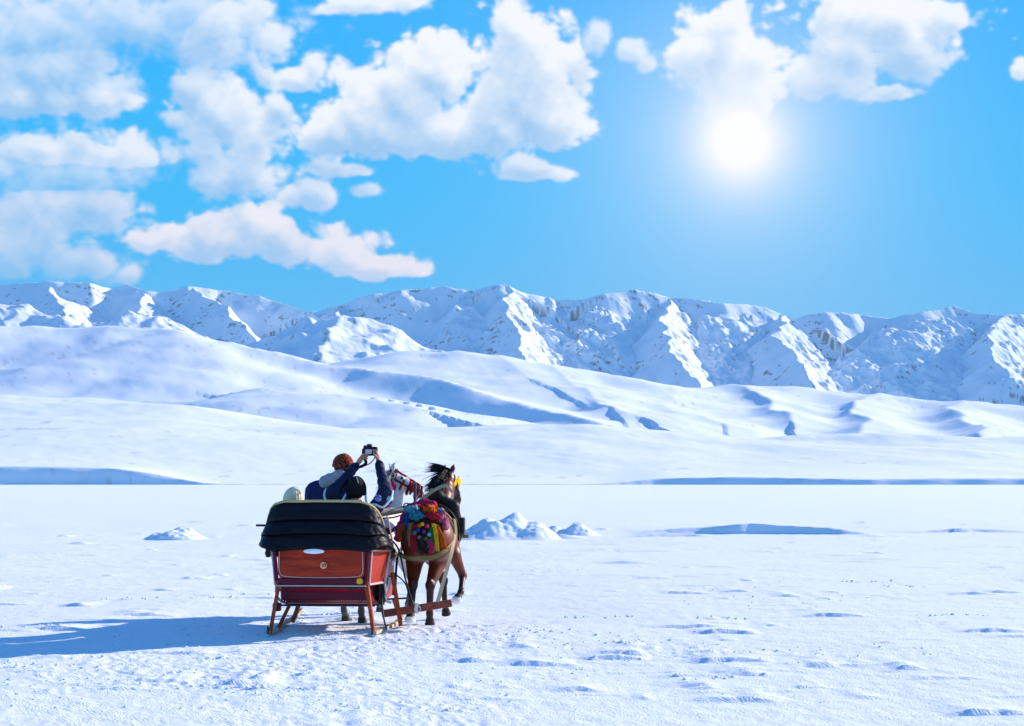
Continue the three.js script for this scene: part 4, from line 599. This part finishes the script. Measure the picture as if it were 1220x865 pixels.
  add(tail, 'tail', o.hair, h).userData.kind = 'stuff';
  return { h, H, sd, up, d };
}
const groundAt = (x, z) => snowHeight(x, -z);
// --- brown horse on the right
const BX = -1.02, BZ = -14.98, BT = -0.06;
const bayColor = (x, y, z) => { const leg = 1 - sstep(0.44, 0.66, y + 0.03 * n3(x * 9, y * 9, z * 9)), face = 0.5 * sstep(1.45, 1.7, z * -1) * sstep(1.3, 1.5, y), v = 0.5 + 0.5 * n3(x * 5, y * 5, z * 5), t = clamp(leg + face, 0, 1) * 0.85; return [lerp(0.105 + 0.05 * v, 0.010, t), lerp(0.019 + 0.008 * v, 0.005, t), lerp(0.0045 + 0.002 * v, 0.004, t)]; };
const bay = horse('brown_horse', 'glossy reddish brown horse with black mane and bright tassels trotting away', { at: [BX, groundAt(BX, BZ) - 0.01, BZ], turn: BT, poll: [0.06, 1.80, -1.70], face: [0.22, -0.62, -0.75], wind: -0.9, tuft: 150, locks: 330, fine: 1, seed: 21, color: bayColor, hair: std(0.010, 0.008, 0.010, 0.5), hoof: std(0.03, 0.024, 0.02, 0.6), tail: [0.86],
  hind: [[[-0.15, 1.03, -0.10], [-0.18, 0.84, -0.34], [-0.165, 0.50, -0.02], [-0.165, 0.235, 0.10], [-0.165, 0.175, 0.15]], [[0.15, 1.03, -0.10], [0.13, 0.84, -0.36], [0.04, 0.50, -0.06], [0.02, 0.15, -0.16], [0.018, 0.085, -0.19]]],
  fore: [[[-0.13, 1.04, -1.28], [-0.12, 0.80, -1.2], [0.06, 0.46, -1.28], [0.075, 0.15, -1.30], [0.08, 0.085, -1.33]], [[0.14, 1.04, -1.28], [0.20, 0.80, -1.2], [0.30, 0.52, -1.36], [0.30, 0.33, -1.12], [0.28, 0.285, -1.07]]] });
// --- grey horse, mostly hidden ahead of the sleigh
const HX = -2.02, HZ = -15.85, GT = -0.30;
const greyColor = (x, y, z) => { const leg = 1 - sstep(0.4, 0.75, y), dap = 0.5 + 0.5 * n3(x * 12, y * 12, z * 12), muzzle = z < -2.0 || x > 0.42 ? 0.5 : 0; const t = clamp(leg * 0.93 + muzzle * 0.6 - 0.12 * dap, 0, 1), c = lerp(0.52 + 0.1 * dap, 0.025, t); return [c, c * 0.98, c * 0.97]; };
const grey = horse('grey_horse', 'pale grey horse with red tasselled bridle, head turned towards the brown horse', { at: [HX, groundAt(HX, HZ) - 0.01, HZ], turn: GT, poll: [-0.04, 1.87, -1.42], face: [0.88, -0.46, -0.30], wind: -0.2, tuft: 8, locks: 260, fine: 0.55, seed: 33, color: greyColor, hair: std(0.42, 0.42, 0.43, 0.9), hoof: std(0.06, 0.055, 0.05, 0.7), tail: [0.6],
  hind: [[[-0.15, 1.03, -0.10], [-0.17, 0.84, -0.34], [-0.13, 0.50, 0.02], [-0.13, 0.15, -0.06], [-0.13, 0.085, -0.09]], [[0.15, 1.03, -0.10], [0.17, 0.84, -0.30], [0.14, 0.50, 0.0], [0.14, 0.15, 0.02], [0.14, 0.085, 0.0]]],
  fore: [[[-0.14, 1.04, -1.28], [-0.15, 0.80, -1.2], [-0.14, 0.46, -1.25], [-0.14, 0.15, -1.2], [-0.14, 0.085, -1.22]], [[0.14, 1.04, -1.28], [0.15, 0.80, -1.2], [0.30, 0.46, -1.3], [0.32, 0.15, -1.1], [0.32, 0.085, -1.12]]] });

// ---------------------------------------------------------------- harness, tassels and cloths
const khaki = std(0.20, 0.15, 0.055, 0.75), webbing = std(0.46, 0.36, 0.21, 0.8), blackStrap = std(0.012, 0.011, 0.012, 0.5), red = std(0.310, 0.007, 0.019, 0.95), pink = std(0.446, 0.019, 0.087, 0.95), yellow = std(0.72, 0.40, 0.01, 0.9), orange = std(0.496, 0.087, 0.006, 0.95), teal = std(0.019, 0.186, 0.260, 0.95), sky2 = std(0.112, 0.310, 0.409, 0.95), blue = std(0.012, 0.050, 0.260, 0.95), green = std(0.031, 0.136, 0.031, 0.95), rose = std(0.384, 0.087, 0.161, 0.95), magenta = std(0.279, 0.012, 0.174, 0.95);
const yarn = (list, rad, seed, spread) => { const r = rng(seed), o = []; for (const pts of list) for (let k = 0; k < spread[1]; k++) { const j = () => (r() - 0.5) * spread[0]; const a = j(), b = j() * 0.6; o.push(tube(pts.map((p, i) => [p[0] + a + j() * 0.5, p[1] + j() * 0.4 - (i === pts.length - 1 ? r() * 0.03 : 0), p[2] + b]), rad, 12, 5)); } return o; };
{ // on the brown horse
  const t = thing('horse_harness', 'olive and black harness straps round the brown horse', 'harness', bay.h.position.toArray()); t.rotation.y = BT;
  add(strap([[-0.30, 1.0, -0.55], [-0.315, 0.93, -0.2], [-0.27, 0.86, 0.10], [-0.14, 0.83, 0.215], [0, 0.84, 0.19], [0.14, 0.86, 0.215], [0.27, 0.95, 0.10], [0.315, 1.06, -0.2], [0.30, 1.12, -0.55]], 0.05, 0.010, (_, p) => [p.x, 0, p.z + 0.35], 90), 'breeching_strap', khaki, t);
  add(strap([[0.30, 1.28, -0.30], [0.325, 1.12, -0.22], [0.31, 0.98, -0.02], [0.28, 0.93, 0.10]], 0.06, 0.010, (_, p) => [1, 0.3, 0.4], 30), 'hip_strap', khaki, t);
  add(strap([[-0.02, 1.445, -0.30], [0.16, 1.38, -0.28], [0.28, 1.26, -0.28], [0.31, 1.15, -0.3]], 0.045, 0.009, (_, p) => [p.x, 0.5, 0.1], 30), 'loin_strap', khaki, t);
  add(strap([[0.315, 1.1, -0.16], [0.31, 0.9, 0.1], [0.24, 0.6, 0.24], [0.17, 0.33, 0.30]], 0.046, 0.010, () => [0.5, 0, 1], 30), 'trace_strap', webbing, t).userData.label = 'pale webbing trace running down to the wooden bar';
  add(strap([[-0.33, 1.02, -0.5], [-0.34, 0.8, 0.05], [-0.33, 0.45, 0.22], [-0.30, 0.28, 0.26]], 0.03, 0.008, () => [-0.5, 0, 1], 30), 'trace_strap', blackStrap, t);
  add(skinOf([bone([-0.20, 1.42, -1.16], [-0.26, 1.1, -1.28], 0.07), bone([-0.26, 1.1, -1.28], [-0.14, 0.84, -1.40], 0.07), bone([-0.14, 0.84, -1.40], [0.14, 0.84, -1.40], 0.07), bone([0.14, 0.84, -1.40], [0.26, 1.1, -1.28], 0.07), bone([0.26, 1.1, -1.28], [0.20, 1.42, -1.16], 0.07), bone([0.20, 1.42, -1.16], [0, 1.56, -1.12], 0.065), bone([0, 1.56, -1.12], [-0.20, 1.42, -1.16], 0.065)], 0.05, 0.014), 'collar', blackStrap, t);
  add(strap([[-0.22, 1.48, -0.98], [0.0, 1.64, -1.0], [0.12, 1.68, -1.02], [0.2, 1.60, -1.05]], 0.036, 0.016, () => [0, 0.4, 1], 30), 'collar_band', webbing, t);
  add([strap([[0, 1.45, -0.78], [0.17, 1.38, -0.76], [0.28, 1.22, -0.74], [0.305, 1.0, -0.72]], 0.07, 0.02, (_, p) => [p.x + 0.05, p.y - 1, 0], 30), new RoundedBoxGeometry(0.06, 0.20, 0.16, 2, 0.015).translate(0.36, 1.19, -0.72)], 'saddle_pad', blackStrap, t);
  add(rod([0.335, 1.055, -0.70], [0.44, 1.055, -0.70], 0.022), 'pad_roller', khaki, t);
  add(strap([[-0.1, 1.50, -1.34], [-0.17, 1.58, -1.42], [0.0, 1.42, -1.25], [0.15, 1.55, -1.45]], 0.03, 0.008, () => [0, 0.2, 1], 30), 'beaded_band', std(0.25, 0.33, 0.5, 0.6), t);
}
{ // bridle of the brown horse with a yellow brow cloth
  const t = thing('horse_bridle', 'black bridle with yellow brow cloth on the brown horse', 'bridle', bay.h.position.toArray()); t.rotation.y = BT; const H = bay.H;
  const ring = (f, r1, r2, w, m, name) => { const pts = []; for (let k = 0; k <= 16; k++) { const a = k / 16 * Math.PI * 2; pts.push(H(f, -0.04 + Math.cos(a) * r1, Math.sin(a) * r2)); } const c = V(...H(f, -0.04, 0)); return add(strap(pts, w, 0.008, (_, p) => p.clone().sub(c).toArray(), 48), name, m, t); };
  ring(0.05, 0.125, 0.115, 0.07, yellow, 'brow_cloth').userData.label = 'bright yellow brow cloth'; ring(0.32, 0.085, 0.08, 0.03, blackStrap, 'nose_band');
  for (const s of [-1, 1]) add(strap([H(0.04, -0.05, s * 0.115), H(0.18, -0.05, s * 0.105), H(0.33, -0.05, s * 0.085), H(0.44, -0.06, s * 0.065)], 0.026, 0.006, (_, p) => [bay.sd.x * s, bay.sd.y * s, bay.sd.z * s], 24), 'cheek_strap', blackStrap, t);
  add(plate([[-0.06, -0.05], [0.06, -0.05], [0.07, 0.06], [-0.05, 0.05]], 0.012).applyMatrix4(new THREE.Matrix4().makeBasis(bay.d, bay.up, bay.sd).setPosition(...H(0.12, 0.02, 0.125))), 'blinker', yellow, t).userData.label = 'yellow blinker flap';
}
{ // tassels over the rump
  const t = thing('rump_tassels', 'bright wool tassels and coloured pompoms over the brown horse rump', 'tassels', bay.h.position.toArray()); t.rotation.y = BT;
  const tuft = (c, r, m, name, amp = 0.02) => add(skinOf([blob([c[0], c[1], c[2]], r.map((v) => v * 0.74))], 0.01, 0.009, null, (x, y, z) => amp * 1.3 * n3(x * 24, y * 16, z * 24) + amp * 0.7 * n3(x * 90, y * 30, z * 90)), name, m, t);
  tuft([-0.17, 1.395, 0.02], [0.13, 0.075, 0.12], sky2, 'light_blue_tuft'); tuft([-0.06, 1.42, -0.06], [0.2, 0.06, 0.1], red, 'red_tuft'); tuft([-0.10, 1.33, 0.16], [0.13, 0.075, 0.07], teal, 'teal_tuft'); tuft([0.06, 1.405, 0.06], [0.115, 0.07, 0.13], orange, 'orange_tuft', 0.026); tuft([0.10, 1.33, 0.17], [0.12, 0.06, 0.06], red, 'red_tuft'); tuft([0.20, 1.32, 0.10], [0.06, 0.09, 0.09], rose, 'pink_tuft'); tuft([0.245, 1.235, 0.12], [0.05, 0.10, 0.07], rose, 'pink_tuft'); tuft([0.17, 1.385, 0.03], [0.05, 0.04, 0.06], sky2, 'light_blue_tuft'); tuft([-0.215, 1.27, 0.12], [0.05, 0.11, 0.07], blue, 'blue_tuft');
  tuft([0.0, 1.06, 0.245], [0.10, 0.15, 0.04], blackStrap, 'black_fringe', 0.03);
  for (const [x, y, m] of [[-0.045, 1.225, orange], [0.045, 1.215, pink], [0.01, 1.155, magenta], [-0.10, 1.14, teal], [-0.045, 1.085, rose], [0.07, 1.12, sky2], [0.075, 1.03, magenta], [-0.01, 1.24, yellow], [-0.06, 1.17, blue], [0.03, 1.07, green]]) add(skinOf([blob([x, y, 0.28], [0.024, 0.025, 0.024])], 0.01, 0.006, null, (a, b, c) => 0.005 * n3(a * 110, b * 110, c * 110)), 'pompom', m, t);
  const strand = (pts, m, seed, name) => add(yarn([pts], 0.0042, seed, [0.045, 16]), name, m, t);
  strand([[0.12, 1.24, 0.235], [0.15, 1.1, 0.25], [0.165, 0.95, 0.245]], yellow, 1, 'yellow_strands'); strand([[0.15, 1.22, 0.22], [0.21, 1.08, 0.225], [0.245, 0.97, 0.20]], orange, 2, 'orange_strands'); strand([[0.085, 1.2, 0.25], [0.105, 1.05, 0.26], [0.115, 0.94, 0.255]], green, 3, 'green_strands'); strand([[-0.16, 1.25, 0.21], [-0.17, 1.1, 0.24], [-0.16, 1.0, 0.245]], khaki, 4, 'olive_strands'); strand([[-0.12, 1.22, 0.23], [-0.13, 1.06, 0.25], [-0.12, 0.94, 0.25]], red, 5, 'red_strands'); strand([[0.05, 1.05, 0.29], [0.1, 1.0, 0.29], [0.09, 0.92, 0.28]], pink, 6, 'pink_strands'); strand([[-0.24, 1.26, 0.10], [-0.30, 1.16, 0.08], [-0.31, 1.05, 0.06]], orange, 7, 'orange_strands');
  for (const o of t.children) if (/strands/.test(o.name)) o.userData.kind = 'stuff';
}
{ // pink cloth over the brown horse's back and left hip
  const m = thing('pink_cloth', 'crumpled pink and red cloth hanging over the brown horse left hip', 'cloth', bay.h.position.toArray()); m.rotation.y = BT;
  add(skinOf([bone([-0.20, 1.44, -0.20], [-0.05, 1.48, -0.25], 0.036, 0.042), bone([-0.05, 1.48, -0.25], [0.07, 1.46, -0.2], 0.042, 0.036), bone([-0.20, 1.43, -0.20], [-0.30, 1.32, -0.25], 0.042, 0.036)], 0.04, 0.011, null, folds(0.02, 22)), 'back_cloth', pink, m);
  add(skinOf([bone([-0.30, 1.32, -0.22], [-0.33, 1.18, -0.18], 0.04, 0.05), bone([-0.33, 1.18, -0.18], [-0.36, 1.06, -0.16], 0.055, 0.045)], 0.04, 0.011, null, folds(0.022, 22)), 'hip_cloth', std(0.62, 0.03, 0.16, 0.9), m);
}
{ // bridle of the grey horse: brown straps and a fringe of red tassels
  const t = thing('horse_bridle', 'dark bridle with red tassel fringe on the grey horse', 'bridle', grey.h.position.toArray()); t.rotation.y = GT; const H = grey.H, r = rng(8);
  const ring = (f, u, r1, r2, w, m, name) => { const pts = []; for (let k = 0; k <= 16; k++) { const a = k / 16 * Math.PI * 2; pts.push(H(f, u + Math.cos(a) * r1, Math.sin(a) * r2)); } const c = V(...H(f, u, 0)); return add(strap(pts, w, 0.008, (_, p) => p.clone().sub(c).toArray(), 48), name, m, t); };
  const brown = std(0.05, 0.022, 0.016, 0.6); ring(0.02, -0.05, 0.15, 0.12, 0.034, brown, 'crown_strap'); ring(0.33, -0.04, 0.085, 0.08, 0.032, brown, 'nose_band'); ring(-0.04, -0.12, 0.24, 0.125, 0.03, brown, 'throat_strap');
  for (const s of [-1, 1]) { add(strap([H(0.03, -0.03, s * 0.12), H(0.18, -0.04, s * 0.105), H(0.33, -0.05, s * 0.086), H(0.43, -0.07, s * 0.07)], 0.028, 0.007, () => [grey.sd.x * s, grey.sd.y * s, grey.sd.z * s], 24), 'cheek_strap', brown, t); add(new THREE.TorusGeometry(0.035, 0.007, 8, 20).applyMatrix4(new THREE.Matrix4().makeBasis(grey.d, grey.up, grey.sd).setPosition(...H(0.43, -0.08, s * 0.072))), 'bit_ring', steel, t); }
  for (let k = 0; k < 34; k++) { const f = 0.44 * r(), s = (k % 2 ? 1 : -1) * (0.02 + 0.05 * r()), a = H(f, 0.075 - f * 0.07, s * 0.5), b = H(f + 0.02, 0.02 - f * 0.05, s * 1.7), c = H(f + 0.03 + 0.02 * r(), -0.02 - 0.12 * r(), s * 1.9 + Math.sign(s) * 0.03); const q = add(yarn([[a, b, c]], 0.004, 50 + k, [0.024, 9]), 'red_tassel', red, t); q.userData.kind = 'stuff'; }
  add(skinOf([bone(H(-0.02, 0.075, 0), H(0.40, 0.035, 0), 0.026, 0.02)], 0.02, 0.008, null, (x, y, z) => 0.012 * n3(x * 45, y * 45, z * 45)), 'red_roll', red, t);
  add(skinOf([bone([-0.05, 1.55, -1.22], [0.0, 1.72, -1.30], 0.085, 0.07), bone([-0.05, 1.55, -1.22], [-0.06, 1.44, -1.1], 0.085, 0.07)], 0.04, 0.012, null, folds(0.015, 20)), 'neck_cloth', pink, t).userData.label = 'pink cloth on the neck';
}
{ // shafts, wooden bars, reins and chain between sleigh and team
  const bar = add(beam([-1.52, 0.185, -14.72], [-0.70, 0.315, -14.70], 0.085, 0.075, 0.014), 'swingle_bar', barWood); tag(bar, 'thick reddish wooden swingle bar close above snow behind brown horse', 'wooden bar');
  const bolt = add([rod([-1.115, 0.20, -14.665], [-1.115, 0.31, -14.655], 0.03, 0.028, 16), new THREE.TorusGeometry(0.035, 0.009, 8, 20).rotateY(0.3).translate(-1.1, 0.25, -14.645)], 'bar_clasp', steel, bar);
  const yoke = add(rod([-1.72, 1.325, -15.32], [-1.20, 1.405, -15.62], 0.045, 0.034, 16), 'yoke_pole', paleWood); tag(yoke, 'pale wooden pole reaching from sleigh hood to the brown horse back', 'pole');
  add(strap([[-1.66, 1.285, -15.28], [-1.45, 1.295, -15.38], [-1.28, 1.35, -15.52]], 0.018, 0.006, () => [0, 0, 1], 20), 'pole_strap', blackStrap, yoke); add([new THREE.TorusGeometry(0.036, 0.008, 8, 20).translate(-1.30, 1.43, -15.52)], 'pole_ring', iron, yoke);
  const mast = add(rod([-1.205, 1.38, -15.62], [-1.205, 1.71, -15.66], 0.017, 0.017, 10), 'upright_stake', std(0.09, 0.05, 0.06, 0.6)); tag(mast, 'thin dark upright stake on the pale pole between the two horse heads', 'stake');
  const ch = thing('draught_chain', 'dark iron chain hanging between pale pole and sleigh', 'chain'), A = V(-1.47, 1.12, -15.05), B = V(-1.27, 1.36, -15.4); for (let k = 0; k < 9; k++) { const t = (k + 0.5) / 9, p = A.clone().lerp(B, t); p.y -= 0.03 * Math.sin(t * Math.PI); add(new THREE.TorusGeometry(0.021, 0.006, 6, 14).scale(1.35, 0.9, 1).rotateX(k % 2 ? 0.9 : -0.5).rotateZ(0.9).translate(p.x, p.y, p.z), 'link', iron, ch); }
  const cord = (name, label, pts, rad, m = blackStrap) => tag(add(tube(pts, rad, 60, 6), name, m), label, 'rein');
  cord('rein', 'black rein sagging from sleigh side down past the brown horse left hock', [[-1.42, 1.06, -14.72], [-1.33, 0.96, -14.66], [-1.24, 0.6, -14.64], [-1.19, 0.42, -14.66], [-1.15, 0.29, -14.66]], 0.011);
  cord('rein', 'thin black cord looped from sleigh step to the wooden bar', [[-1.44, 0.62, -14.75], [-1.36, 0.64, -14.7], [-1.25, 0.55, -14.68], [-1.2, 0.4, -14.68], [-1.17, 0.28, -14.68]], 0.009);
  cord('rein', 'long black rein from driver hands to the brown horse head', [[-1.98, 1.30, -15.5], [-1.6, 1.36, -15.75], [-1.25, 1.46, -16.2], [-1.02, 1.58, -16.55], [-0.85, 1.58, -16.85]], 0.009);
  cord('rein', 'black strap from pale pole up to the grey horse bit', [[-1.26, 1.44, -15.7], [-1.2, 1.52, -16.0], [-1.22, 1.62, -16.6], [-1.28, 1.68, -17.0]], 0.010);
  cord('rein', 'black strap from the sleigh hood pivot to the brown horse flank', [[-1.40, 0.9, -14.62], [-1.30, 0.86, -14.72], [-1.28, 0.86, -14.95], [-1.3, 0.92, -15.2]], 0.014, khaki);
}
scene.traverse((o) => { if (o.isMesh) { o.castShadow = true; o.receiveShadow = true; } });
renderer.render(scene, camera);
